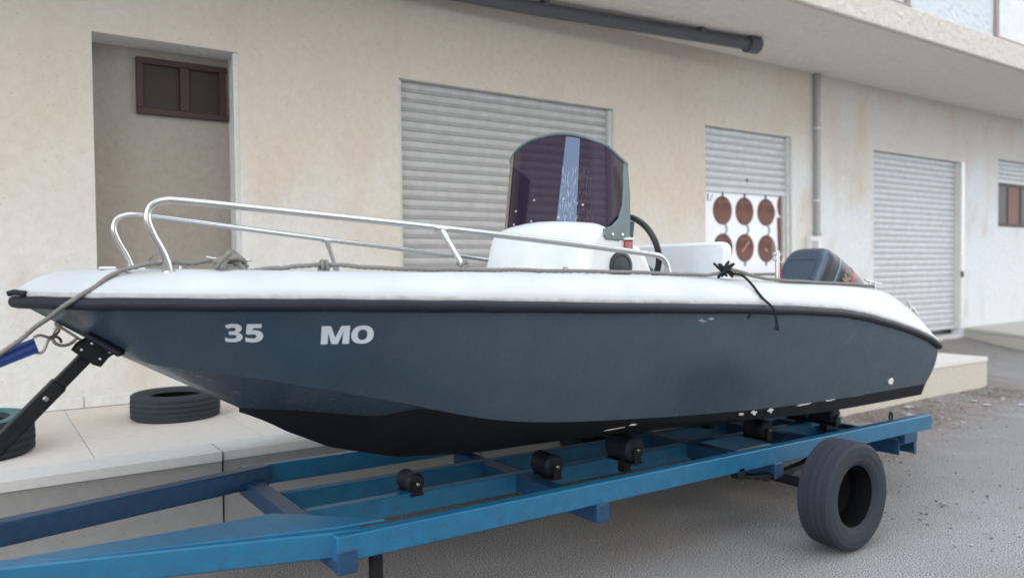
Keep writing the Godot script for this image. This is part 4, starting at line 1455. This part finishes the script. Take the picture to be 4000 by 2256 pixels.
func build_console(b: Node) -> void:
	# moulded body: the side profile swept across, its ends rounded over
	var prof = [Vector2(2.46, 0.9), Vector2(2.52, 1.3), Vector2(2.555, 1.48), Vector2(2.595, 1.64), Vector2(2.62, 1.715), Vector2(2.65, 1.752), Vector2(2.70, 1.77), Vector2(2.78, 1.77), Vector2(2.86, 1.725), Vector2(2.95, 1.668), Vector2(3.02, 1.645), Vector2(3.06, 1.61), Vector2(3.10, 1.53), Vector2(3.135, 1.42), Vector2(3.14, 1.3), Vector2(3.14, 0.9)]
	var dense = []
	for i in prof.size() - 1:
		for q in 4:
			var v = at_curve([Vector3(prof[max(i - 1, 0)].x, prof[max(i - 1, 0)].y, 0), Vector3(prof[i].x, prof[i].y, 0), Vector3(prof[i + 1].x, prof[i + 1].y, 0), Vector3(prof[min(i + 2, prof.size() - 1)].x, prof[min(i + 2, prof.size() - 1)].y, 0)], (1.0 + q / 4.0) / 3.0)
			dense.append(Vector2(v.x, v.y))
	dense.append(prof[prof.size() - 1])
	var cen = Vector2(2.83, 1.25)
	var rows = []
	var zs = [-1.0, -0.998, -0.985, -0.955, -0.91, -0.85, -0.7, -0.5, -0.25, 0.0, 0.25, 0.5, 0.7, 0.85, 0.91, 0.955, 0.985, 0.998, 1.0]
	for zz in zs:
		var e = clamp((abs(zz) - 0.82) / 0.18, 0.0, 1.0)
		var inset = 0.042 * (1.0 - sqrt(max(0.0, 1.0 - e * e)))
		var r = []
		for p in dense:
			var q = p
			var fr = clamp((2.85 - p.x) / 0.3, 0.0, 1.0)
			q.x += 0.05 * fr * zz * zz
			q.y -= 0.045 * zz * zz * clamp((p.y - 1.5) / 0.25, 0.0, 1.0)
			var d = (cen - q)
			q += Vector2(sign(d.x) * inset * clamp(abs(d.x) / 0.2, 0, 1), sign(d.y) * inset * clamp(abs(d.y) / 0.3, 0, 1))
			r.append(Vector3(q.x, q.y, -3.59 + zz * 0.495))
		rows.append(r)
	var st = mb()
	loft(st, rows, Vector3(2.83, 1.25, MID))
	for k in [0, zs.size() - 1]:
		for i in dense.size() - 1:
			tri_out(st, Vector3(2.83, 1.3, rows[k][0].z), rows[k][i], rows[k][i + 1], Vector3(2.83, 1.3, MID))
	var con = part("console", st, M.gelcoat, b)
	# nav light
	st = mb()
	bbox(st, Vector3(2.885, 1.622, -3.092), Vector3(0.085, 0.082, 0.012), 0.004)
	var nav = part("nav_light", st, M.box_white, con)
	st = mb()
	bbox(st, Vector3(2.897, 1.615, -3.075), Vector3(0.055, 0.065, 0.03), 0.01)
	part("red_lens", st, M.red_lens, nav)
	st = mb()
	bbox(st, Vector3(2.897, 1.6515, -3.075), Vector3(0.056, 0.012, 0.032), 0.003)
	part("lamp_cap", st, M.box_white, nav)
	# round black hatch
	st = mb()
	lathe(st, Vector3(2.855, 1.505, -3.096), Vector3.BACK, [Vector2(0, 0.016), Vector2(0.055, 0.014), Vector2(0.06, 0.018), Vector2(0.075, 0.016), Vector2(0.08, 0.0)], 32)
	part("speaker_hatch", st, M.black_plastic, con)
	# windscreen: tinted sheet wrapped round the front of the console
	var sheet = func(u: float, v: float) -> Vector3:    # u -1 (far rear) .. 1 (near rear), v 0 .. 1 upwards
		var a = abs(u)
		var z: float
		var x: float
		if a < 0.7:
			var w = a / 0.7
			z = 0.335 * w
			x = 2.675 + 0.05 * pow(w, 3.0)
		else:
			var w = (a - 0.7) / 0.3
			z = 0.335 + 0.06 * sin(min(w * 2.2, 1.0) * PI / 2)
			x = 2.725 + 0.19 * w * w * 0.55 + 0.085 * w
		var base = 1.758 - 0.05 * pow(min(a / 0.7, 1.0), 2.0) - 0.05 * clamp((a - 0.7) / 0.3, 0.0, 1.0)
		var crest = 2.265 - 0.16 * pow(a, 2.2) - 0.04 * pow(clamp((a - 0.62) / 0.38, 0.0, 1.0), 2.0)
		return Vector3(x + 0.06 * v * (1.0 - 0.5 * a), lerp(base - 0.02, crest, v), -3.59 + sign(u) * z * lerp(1.25, 1.15, v))
	rows = []
	for i in 57:
		var r = []
		for j in 13: r.append(sheet.call(lerp(-1.0, 1.0, i / 56.0), j / 12.0))
		rows.append(r)
	st = mb()
	loft(st, rows, Vector3(2.95, 1.9, MID))
	var ws = part("windscreen", st, M.tint_glass, con)
	st = mb()
	var rim = []
	for j in 11: rim.append(sheet.call(-1.0, j / 10.0))
	for i in range(1, 56): rim.append(sheet.call(lerp(-1.0, 1.0, i / 56.0), 1.0))
	for j in 11: rim.append(sheet.call(1.0, 1.0 - j / 10.0))
	tube(st, rim, 0.0095, 10)
	part("windscreen_edge", st, M.trim_grey, ws)
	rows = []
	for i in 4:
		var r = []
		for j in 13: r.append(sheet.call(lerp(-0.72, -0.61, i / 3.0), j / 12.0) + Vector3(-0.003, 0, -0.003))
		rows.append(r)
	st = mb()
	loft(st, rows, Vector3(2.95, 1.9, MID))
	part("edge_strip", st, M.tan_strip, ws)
	# grey side trims with the bolted foot
	var outline = [Vector2(2.735, 1.705), Vector2(2.732, 1.668), Vector2(2.748, 1.648), Vector2(2.89, 1.638), Vector2(2.915, 1.66), Vector2(2.925, 1.76), Vector2(2.925, 1.90), Vector2(2.918, 1.98), Vector2(2.905, 2.04), Vector2(2.885, 2.06), Vector2(2.876, 2.0), Vector2(2.876, 1.92), Vector2(2.868, 1.83), Vector2(2.84, 1.76), Vector2(2.79, 1.72)]
	for s in [1.0, -1.0]:
		st = mb()
		plate(st, outline, 0.016, 0.005, Transform3D(Basis.IDENTITY, Vector3(0, 0, -3.59 + s * 0.498)))
		var tm = part("windscreen_trim", st, M.trim_grey, con)
		st = mb()
		for k in [2.79, 2.86]: bolt(st, Vector3(k, 1.675, -3.59 + s * 0.506), Vector3(0, 0, s), 0.008)
		part("screw", st, M.screw, tm)
	st = mb()
	for k in [[-0.45, 0.09], [-0.43, 0.24], [-0.12, 0.07], [-0.1, 0.3], [0.3, 0.1], [0.36, 0.3], [0.6, 0.27]]:
		var p: Vector3 = sheet.call(k[0], k[1])
		bolt(st, p, Vector3(-1, 0.1, 0.2 * sign(k[0])), 0.0075)
	part("screw", st, M.screw, ws)
	# sky reflection painted as a pale strip, with the tint film's hairline cracks
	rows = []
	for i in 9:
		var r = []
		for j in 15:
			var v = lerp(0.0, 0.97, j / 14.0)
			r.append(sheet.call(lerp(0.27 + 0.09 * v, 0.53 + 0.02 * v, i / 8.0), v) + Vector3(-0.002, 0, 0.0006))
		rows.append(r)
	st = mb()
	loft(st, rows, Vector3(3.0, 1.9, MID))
	var film = part("painted_sky_reflection", st, M.sky_reflection_paint, ws)  # the painted sky reflection, parent of the cracks
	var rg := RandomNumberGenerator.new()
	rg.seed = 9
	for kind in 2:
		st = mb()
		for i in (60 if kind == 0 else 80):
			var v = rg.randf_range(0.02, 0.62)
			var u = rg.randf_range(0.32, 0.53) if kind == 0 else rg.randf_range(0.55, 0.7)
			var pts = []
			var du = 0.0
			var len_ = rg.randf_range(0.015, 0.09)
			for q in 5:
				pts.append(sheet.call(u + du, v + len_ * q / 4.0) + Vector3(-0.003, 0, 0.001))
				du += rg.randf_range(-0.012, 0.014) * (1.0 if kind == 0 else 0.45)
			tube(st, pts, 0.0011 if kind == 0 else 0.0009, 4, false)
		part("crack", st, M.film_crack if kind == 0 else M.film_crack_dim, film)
	# steering wheel
	var wc = Vector3(3.21, 1.60, -3.37)
	var bs = Basis.from_euler(Vector3(0, 0, deg_to_rad(18)))
	var ring = []
	for i in 49: ring.append(wc + bs * Vector3(0, cos(TAU * i / 48) * 0.205, sin(TAU * i / 48) * 0.205))
	st = mb()
	tube(st, ring, 0.0185, 12, false)
	var sw = part("steering_wheel", st, M.black_plastic, con)
	st = mb()
	for k in 3:
		var a = TAU * k / 3 + 0.3
		beam(st, wc + bs * Vector3(-0.03, 0, 0), wc + bs * Vector3(0, cos(a) * 0.18, sin(a) * 0.18), 0.03, 0.012, 0.003, bs * Vector3.RIGHT)
	lathe(st, wc + bs * Vector3(-0.06, 0, 0), bs * Vector3.RIGHT, [Vector2(0, 0), Vector2(0.045, 0), Vector2(0.045, 0.05), Vector2(0, 0.055)], 16)
	part("spoke", st, M.trim_grey, sw)
	st = mb()
	tube(st, [wc + bs * Vector3(-0.22, 0, 0), wc + bs * Vector3(-0.05, 0, 0)], 0.025, 10)
	part("steering_column", st, M.black_plastic, sw)

# ---------------------------------------------------------------- the outboard engine, tilted up
func build_outboard() -> void:
	var o = thing("outboard_motor", "dark blue grey outboard engine tilted up on the stern", "outboard engine", Vector3(5.3, 0.9, MID))
	var yaw = Basis(Vector3.UP, deg_to_rad(-12.0))
	var up = yaw * Vector3(-0.87, 0.49, 0).normalized()
	var aft = yaw * Vector3(0.49, 0.87, 0).normalized()
	var side = yaw * Vector3(0, 0, 1)
	var c0 = Vector3(5.087, 1.634, -3.290) - aft * 0.31 - side * 0.215          # middle of the top face
	var at = func(f: float, h: float, w: float) -> Vector3: return c0 + aft * f + up * h + side * w
	var sect = func(h: float, grow := 0.0) -> Array:         # rounded plan of the cowl at height h below the top
		var k = clamp(-h / 0.6, 0.0, 1.0)
		var a = 0.32 + 0.02 * sin(PI * k) - 0.07 * k
		var bb = 0.225 + 0.012 * sin(PI * k) - 0.05 * k * k
		var e = clamp((h + 0.06) / 0.06, 0.0, 1.0)
		var ins = 0.05 * (1.0 - sqrt(max(0.0, 1.0 - e * e)))
		var out = []
		for i in 57:
			var an = TAU * i / 56.0
			var cx = sign(cos(an)) * pow(abs(cos(an)), 0.42)
			var sx = sign(sin(an)) * pow(abs(sin(an)), 0.42)
			out.append(at.call(cx * (a - ins + grow), h, sx * (bb - ins + grow)))
		return out
	var st = mb()
	var rows = []
	for h in [-0.6, -0.54, -0.44, -0.36, -0.28, -0.2, -0.14, -0.1, -0.06, -0.045, -0.03, -0.018, -0.008, -0.003, 0.0]: rows.append(sect.call(h))
	loft(st, rows, at.call(0, -0.25, 0))
	var top = rows[rows.size() - 1]
	for i in 56: tri_out(st, at.call(0, 0.006, 0), top[i], top[i + 1], at.call(0, -0.2, 0))
	for i in 56: tri_out(st, at.call(0, -0.6, 0), rows[0][i], rows[0][i + 1], at.call(0, -0.2, 0))
	var cowl = part("cowl", st, M.cowl, o)
	var band = func(called: String, h0: float, h1: float, grow: float, m: Material) -> void:
		var s2 = mb()
		var rr = []
		for q in 5: rr.append(sect.call(lerp(h0, h1, q / 4.0), grow))
		loft(s2, rr, at.call(0, -0.25, 0))
		part(called, s2, m, cowl)
	band.call("dark_band", -0.13, -0.03, 0.0025, M.cowl_dark)
	band.call("groove_trim", -0.146, -0.132, 0.006, M.cowl_line)
	band.call("dark_band", -0.50, -0.148, 0.0025, M.cowl_dark)
	band.call("red_stripe", -0.318, -0.292, 0.005, M.cowl_red)
	band.call("lower_trim", -0.545, -0.515, 0.006, M.cowl_line)
	st = mb()
	laid_text(st, "KI", func(u, v): return at.call(0.14 + u * 0.10, -0.268 + v * 0.075, 0.243), side)
	part("lettering", st, M.gold, cowl)
	st = mb()                                        # seam line of the panel on the top
	var sq = []
	for p in [[-0.25, -0.15], [0.17, -0.15], [0.2, -0.12], [0.2, 0.12], [0.17, 0.15], [-0.25, 0.15]]: sq.append(at.call(p[0], 0.004, p[1]))
	tube(st, sq, 0.0016, 4, false)
	part("panel_seam", st, M.cowl_dark, cowl)
	st = mb()
	beam(st, at.call(0.285, -0.05, -0.1), at.call(0.275, -0.33, -0.1), 0.03, 0.03, 0.008)
	tube(st, [at.call(0.27, -0.3, 0.05), at.call(0.31, -0.36, 0.05), at.call(0.3, -0.43, 0.05), at.call(0.25, -0.46, 0.05)], 0.012, 8)
	part("tilt_grip", st, M.cowl_line, cowl)
	# bracket, leg, gearcase and propeller
	st = mb()
	beam(st, at.call(0.0, -0.57, 0), at.call(-0.02, -1.12, 0), 0.13, 0.2, 0.03, aft)
	var leg = part("leg", st, M.cowl_dark, o)
	st = mb()
	bbox(st, at.call(0.03, -1.02, 0), Vector3(0.36, 0.012, 0.18), 0.004, Basis(aft, up, side))
	part("cavitation_plate", st, M.cowl_dark, leg)
	st = mb()
	lathe(st, at.call(-0.2, -1.2, 0), aft, [Vector2(0, 0), Vector2(0.035, 0.05), Vector2(0.05, 0.15), Vector2(0.05, 0.32), Vector2(0.035, 0.36), Vector2(0.03, 0.44), Vector2(0, 0.46)], 18)
	part("gearcase", st, M.cowl_dark, leg)
	st = mb()
	for k in 3:
		var a = TAU * k / 3
		var rd = up * cos(a) + side * sin(a)
		var tn = aft.cross(rd)
		var pc = at.call(0.18, -1.2, 0)
		var bl = []
		for i in 6:
			var row = []
			for j in 4:
				var r = 0.03 + 0.11 * i / 5.0
				var wd = (j / 3.0 - 0.5) * 0.11 * sin(PI * (0.25 + 0.7 * i / 5.0))
				row.append(pc + rd * r + tn * wd + aft * wd * 0.5)
			bl.append(row)
		loft(st, bl, pc - aft)
	part("propeller", st, M.old_steel, leg)
	st = mb()
	bbox(st, Vector3(5.36, 0.92, MID), Vector3(0.16, 0.3, 0.26), 0.02)
	part("transom_clamp", st, M.cowl_dark, o)

# ---------------------------------------------------------------- ropes and strap
func build_ropes() -> void:
	var rp = thing("mooring_rope", "long grey beige rope from the bow along the deck edge to the stern cleat", "rope", Vector3(0.8, 1.5, -3.0))
	var pts = [Vector3(-0.75, 0.76, -3.48), Vector3(-0.3, 0.95, -3.47), Vector3(.067, 1.205, -3.44), Vector3(.179, 1.302, -3.37), Vector3(.262, 1.385, -3.205), Vector3(.345, 1.444, -3.175), Vector3(.425, 1.5, -3.17), Vector3(.507, 1.526, -3.12), Vector3(.585, 1.535, -3.105), Vector3(.655, 1.532, -3.09), Vector3(.744, 1.542, -3.05), Vector3(.80, 1.532, -2.99), Vector3(.84, 1.502, -2.955), Vector3(.90, 1.508, -2.91), Vector3(.99, 1.515, -2.87), Vector3(1.09, 1.522, -2.83), Vector3(1.2, 1.514, -2.79), Vector3(1.36, 1.503, -2.735), Vector3(1.52, 1.499, -2.705), Vector3(1.7, 1.496, -2.70), Vector3(1.88, 1.492, -2.67), Vector3(2.3, 1.482, -2.65), Vector3(2.77, 1.466, -2.635), Vector3(3.0, 1.456, -2.63), Vector3(3.14, 1.47, -2.63), Vector3(3.22, 1.478, -2.63), Vector3(3.33, 1.458, -2.64), Vector3(3.47, 1.432, -2.64), Vector3(3.69, 1.416, -2.645), Vector3(4.0, 1.40, -2.66), Vector3(4.39, 1.381, -2.68), Vector3(4.6, 1.366, -2.7), Vector3(4.66, 1.36, -2.71)]
	var line = catmull(pts, 900)
	for i in line.size(): line[i] += Vector3(0, 0.0018 * sin(i * 0.21) * sin(i * 0.053), 0.002 * sin(i * 0.13))
	var st = mb()
	tube(st, line, 0.0088, 9, true, 3, 120.0)
	part("line", st, M.rope, rp)
	st = mb()                                        # turns round the fore cleat
	var coil = []
	for i in 221:
		var a = TAU * 4.2 * i / 220.0
		var k = i / 220.0
		coil.append(Vector3(0.785, 1.524 + 0.022 * sin(a * 0.5) + 0.012 * k, -3.0) + Vector3(cos(a) * (0.055 - 0.018 * k), sin(a * 1.5) * 0.012, sin(a) * (0.034 - 0.01 * k)))
	tube(st, coil, 0.0095, 8, true, 3, 120.0)
	var arch = []
	for i in 41:
		var k = i / 40.0
		arch.append(Vector3(0.735 + 0.11 * k, 1.515 + 0.058 * sin(PI * k), -2.985 + 0.02 * sin(PI * 2 * k)))
	tube(st, arch, 0.0095, 8, true, 3, 120.0)
	arch = []
	for i in 41:
		var k = i / 40.0
		arch.append(Vector3(0.75 + 0.075 * k, 1.512 + 0.05 * sin(PI * k), -2.965 - 0.02 * k))
	tube(st, arch, 0.0095, 8, true, 3, 120.0)
	part("cleat_hitch", st, M.rope, rp)
	st = mb()                                        # turns round the stanchions
	for c in [[Vector3(1.688, 1.515, -2.797), Vector3(0.41, -0.88, 0.25)], [Vector3(1.09, 1.517, -2.83), Vector3(1, -0.1, 0.3)]]:
		var ax: Vector3 = c[1].normalized()
		var u = ax.cross(Vector3.BACK).normalized()
		var w = ax.cross(u)
		var loop = []
		for i in 61:
			var a = TAU * 2.2 * i / 60.0
			loop.append(c[0] + (u * cos(a) + w * sin(a)) * 0.0185 + ax * (i / 60.0 - 0.5) * 0.035)
		tube(st, loop, 0.0075, 8, true, 3, 140.0)
	part("hitch", st, M.rope, rp)
	st = mb()                                        # frayed yarns
	for k in [[Vector3(.36, 1.44, -3.165), Vector3(0.0, -0.045, 0.01)], [Vector3(.44, 1.505, -3.165), Vector3(0.06, -0.04, 0.02)], [Vector3(.52, 1.535, -3.11), Vector3(0.02, 0.03, 0)], [Vector3(.86, 1.5, -2.93), Vector3(0.05, -0.02, 0.02)], [Vector3(1.95, 1.49, -2.66), Vector3(0.03, -0.02, 0.01)], [Vector3(2.1, 1.486, -2.655), Vector3(0.03, 0.018, 0.01)], [Vector3(2.25, 1.482, -2.65), Vector3(-0.03, -0.02, 0.012)], [Vector3(2.6, 1.475, -2.64), Vector3(0.03, -0.022, 0.01)], [Vector3(.6, 1.53, -3.09), Vector3(0.06, -0.03, 0.02)]]:
		for q in 3:
			var p: Vector3 = k[0]
			var d: Vector3 = k[1] * rng.randf_range(0.6, 1.2)
			tube(st, [p, p + d * 0.5 + Vector3(0.004 * q, 0.008, 0), p + d + Vector3(0.006 * q, -0.002 * q, 0.004)], 0.0013, 4, false)
	part("frayed_yarn", st, M.rope, rp)

	var bk = thing("black_line", "thin black line knotted at the deck edge, its frayed tail hanging over the hull", "rope", Vector3(3.2, 1.45, -2.63))
	st = mb()
	var tail = catmull([Vector3(3.2, 1.462, -2.615), Vector3(3.25, 1.448, -2.60), Vector3(3.28, 1.402, -2.565), Vector3(3.30, 1.338, -2.52), Vector3(3.31, 1.285, -2.462), Vector3(3.325, 1.235, -2.455), Vector3(3.34, 1.20, -2.46)], 160)
	tube(st, tail, 0.0068, 8, true, 3, 160.0)
	part("tail", st, M.rope_black, bk)
	st = mb()
	for q in 9:
		var p = Vector3(3.337, 1.207, -2.46)
		tube(st, [p, p + Vector3(rng.randf_range(-0.012, 0.012), -0.02, rng.randf_range(-0.006, 0.01)), p + Vector3(rng.randf_range(-0.02, 0.02), rng.randf_range(-0.04, -0.028), rng.randf_range(-0.006, 0.012))], 0.0028, 5, false)
	part("frayed_end", st, M.rope_black, bk)
	st = mb()
	for q in 8:
		var loop = []
		var c = Vector3(3.15 + rng.randf_range(-0.035, 0.045), 1.472 + rng.randf_range(-0.006, 0.012), -2.635 + rng.randf_range(-0.012, 0.012))
		var ax = Vector3(rng.randf_range(-0.5, 0.5), rng.randf_range(0.4, 1.0), rng.randf_range(-0.6, 0.6)).normalized()
		var u = ax.cross(Vector3.BACK).normalized()
		var w = ax.cross(u)
		for i in 33:
			var a = TAU * i / 32.0
			loop.append(c + u * cos(a) * rng.randf_range(0.05, 0.056) + w * sin(a) * 0.019)
		tube(st, loop, 0.0062, 7, false, 3, 150.0)
	part("knot", st, M.rope_black, bk)

	var sp = thing("winch_strap", "blue webbing winch strap hooked to the steel eye on the bow", "strap", Vector3(0.1, 1.2, MID))
	st = mb()
	var rows = []
	for i in 13:
		var k = i / 12.0
		var c = Vector3(lerp(-0.35, 0.182, k), lerp(1.02, 1.225, k), MID + 0.03)
		var r = []
		for j in 9:
			var v = j / 8.0 - 0.5
			var fold = 0.006 * sin(j * 1.7 + i * 0.5)
			r.append(c + Vector3(0.012, -0.048 * lerp(1.0, 0.85, k), 0.016) * v * 1.3 + Vector3(0, 0, fold + 0.004))
		rows.append(r)
	loft(st, rows, Vector3(0, 1, MID - 1))
	var rows2 = []
	for r in rows:
		var q = []
		for p in r: q.append(p - Vector3(0, 0, 0.006))
		rows2.append(q)
	loft(st, rows2, Vector3(0, 1, MID + 1))
	part("webbing", st, M.strap, sp)
	st = mb()
	tube(st, catmull([Vector3(0.172, 1.255, MID + .03), Vector3(0.195, 1.262, MID + .03), Vector3(0.225, 1.252, MID + .02), Vector3(0.25, 1.262, MID + .01), Vector3(0.262, 1.285, MID), Vector3(0.25, 1.30, MID - 0.01)], 40), 0.0055, 10)
	tube(st, catmull([Vector3(0.178, 1.195, MID + .03), Vector3(0.2, 1.196, MID + .03), Vector3(0.212, 1.215, MID + .025), Vector3(0.222, 1.24, MID + .02), Vector3(0.245, 1.252, MID + .01), Vector3(0.262, 1.243, MID), Vector3(0.268, 1.228, MID - .01)], 40), 0.0055, 10)
	part("hook", st, M.old_steel, sp)

	var rc = thing("red_cloth", "narrow strip of red cloth hanging beside the steel post at the stern", "cloth", Vector3(4.06, 1.4, -2.97))
	st = mb()
	rows = []
	for i in 9:
		var k = i / 8.0
		rows.append([Vector3(4.03, lerp(1.53, 1.38, k), -2.97), Vector3(4.045 + 0.004 * sin(k * 9.0), lerp(1.535, 1.38, k), -2.955), Vector3(4.062 + 0.014 * k, lerp(1.53, 1.38, k), -2.965), Vector3(4.07 + 0.02 * k, lerp(1.525, 1.38, k), -2.99)])
	loft(st, rows, Vector3(4.05, 1.45, -3.1))
	part("cloth", st, M.red_cloth, rc)

# ---------------------------------------------------------------- loose tyres and litter
func build_tyres() -> void:
	var st = mb()
	var at = Vector3(1.115, 0.585, -5.72)
	lathe(st, at, Vector3(0.01, 1, 0.012), tyre_profile(0.292, 0.168), 64)
	tread_blocks(st, at, Vector3(0.01, 1, 0.012), 0.292, 0.168, 72)
	var o = thing("old_tyre", "worn black car tyre lying flat on the pavement by the white wall", "tyre", Vector3(1.115, 0.5, -5.72), "old tyres on the pavement")
	part("casing", st, M.tyre_dusty, o)
	var o2 = thing("old_tyre", "old tyre with teal painted sidewall lying at the left behind the winch post", "tyre", Vector3(-0.06, 0.5, -5.2), "old tyres on the pavement")
	st = mb()
	at = Vector3(-0.06, 0.6, -5.2)
	lathe(st, at, Vector3(-0.03, 1, 0.02), tyre_profile(0.32, 0.2), 64)
	tread_blocks(st, at, Vector3(-0.03, 1, 0.02), 0.32, 0.2, 72)
	part("casing", st, M.tyre, o2)
	st = mb()
	lathe(st, at, Vector3(-0.03, 1, 0.02), [Vector2(0.2, 0.097), Vector2(0.256, 0.1055), Vector2(0.294, 0.1015)], 64)
	part("painted_sidewall", st, M.teal_paint, o2)

func build_litter() -> void:
	var spots = [[7.55, -4.02, 0.10, "crumpled grey paper scrap nearest the blue trailer rail end"], [7.95, -4.25, 0.13, "largest pale paper scrap on the brown dirt strip"], [8.85, -4.0, 0.09, "white paper scrap on the dirt right of the largest scrap"], [8.7, -3.82, 0.10, "flat white paper scrap on the dirt towards the right edge"], [9.0, -3.6, 0.12, "white paper scrap lying nearest the right edge of the street"]]
	for k in spots:
		var r := RandomNumberGenerator.new()
		r.seed = int(k[0] * 100)
		var st = mb()
		var rows = []
		for i in 6:
			var row = []
			for j in 5:
				row.append(Vector3(k[0] + (i / 5.0 - 0.5) * k[2] * 0.9 + r.randf_range(-0.008, 0.008), 0.012 + r.randf_range(0.0, 0.008), k[1] + (j / 4.0 - 0.5) * k[2] * 0.6 + r.randf_range(-0.008, 0.008)))
			rows.append(row)
		loft(st, rows, Vector3(k[0], -1, k[1]))
		var o = thing("paper_scrap", k[3], "litter", Vector3(k[0], 0, k[1]), "paper scraps on the street")
		part("paper", st, M.paper, o)
	var d = thing("rubber_strip", "short black strip of rubber on the grit behind the trailer", "litter", Vector3(6.6, 0.02, -3.85))
	var s2 = mb()
	tube(s2, [Vector3(6.5, 0.025, -3.92), Vector3(6.58, 0.03, -3.86), Vector3(6.66, 0.022, -3.85), Vector3(6.72, 0.028, -3.8)], 0.018, 7)
	part("strip", s2, M.litter_black, d)
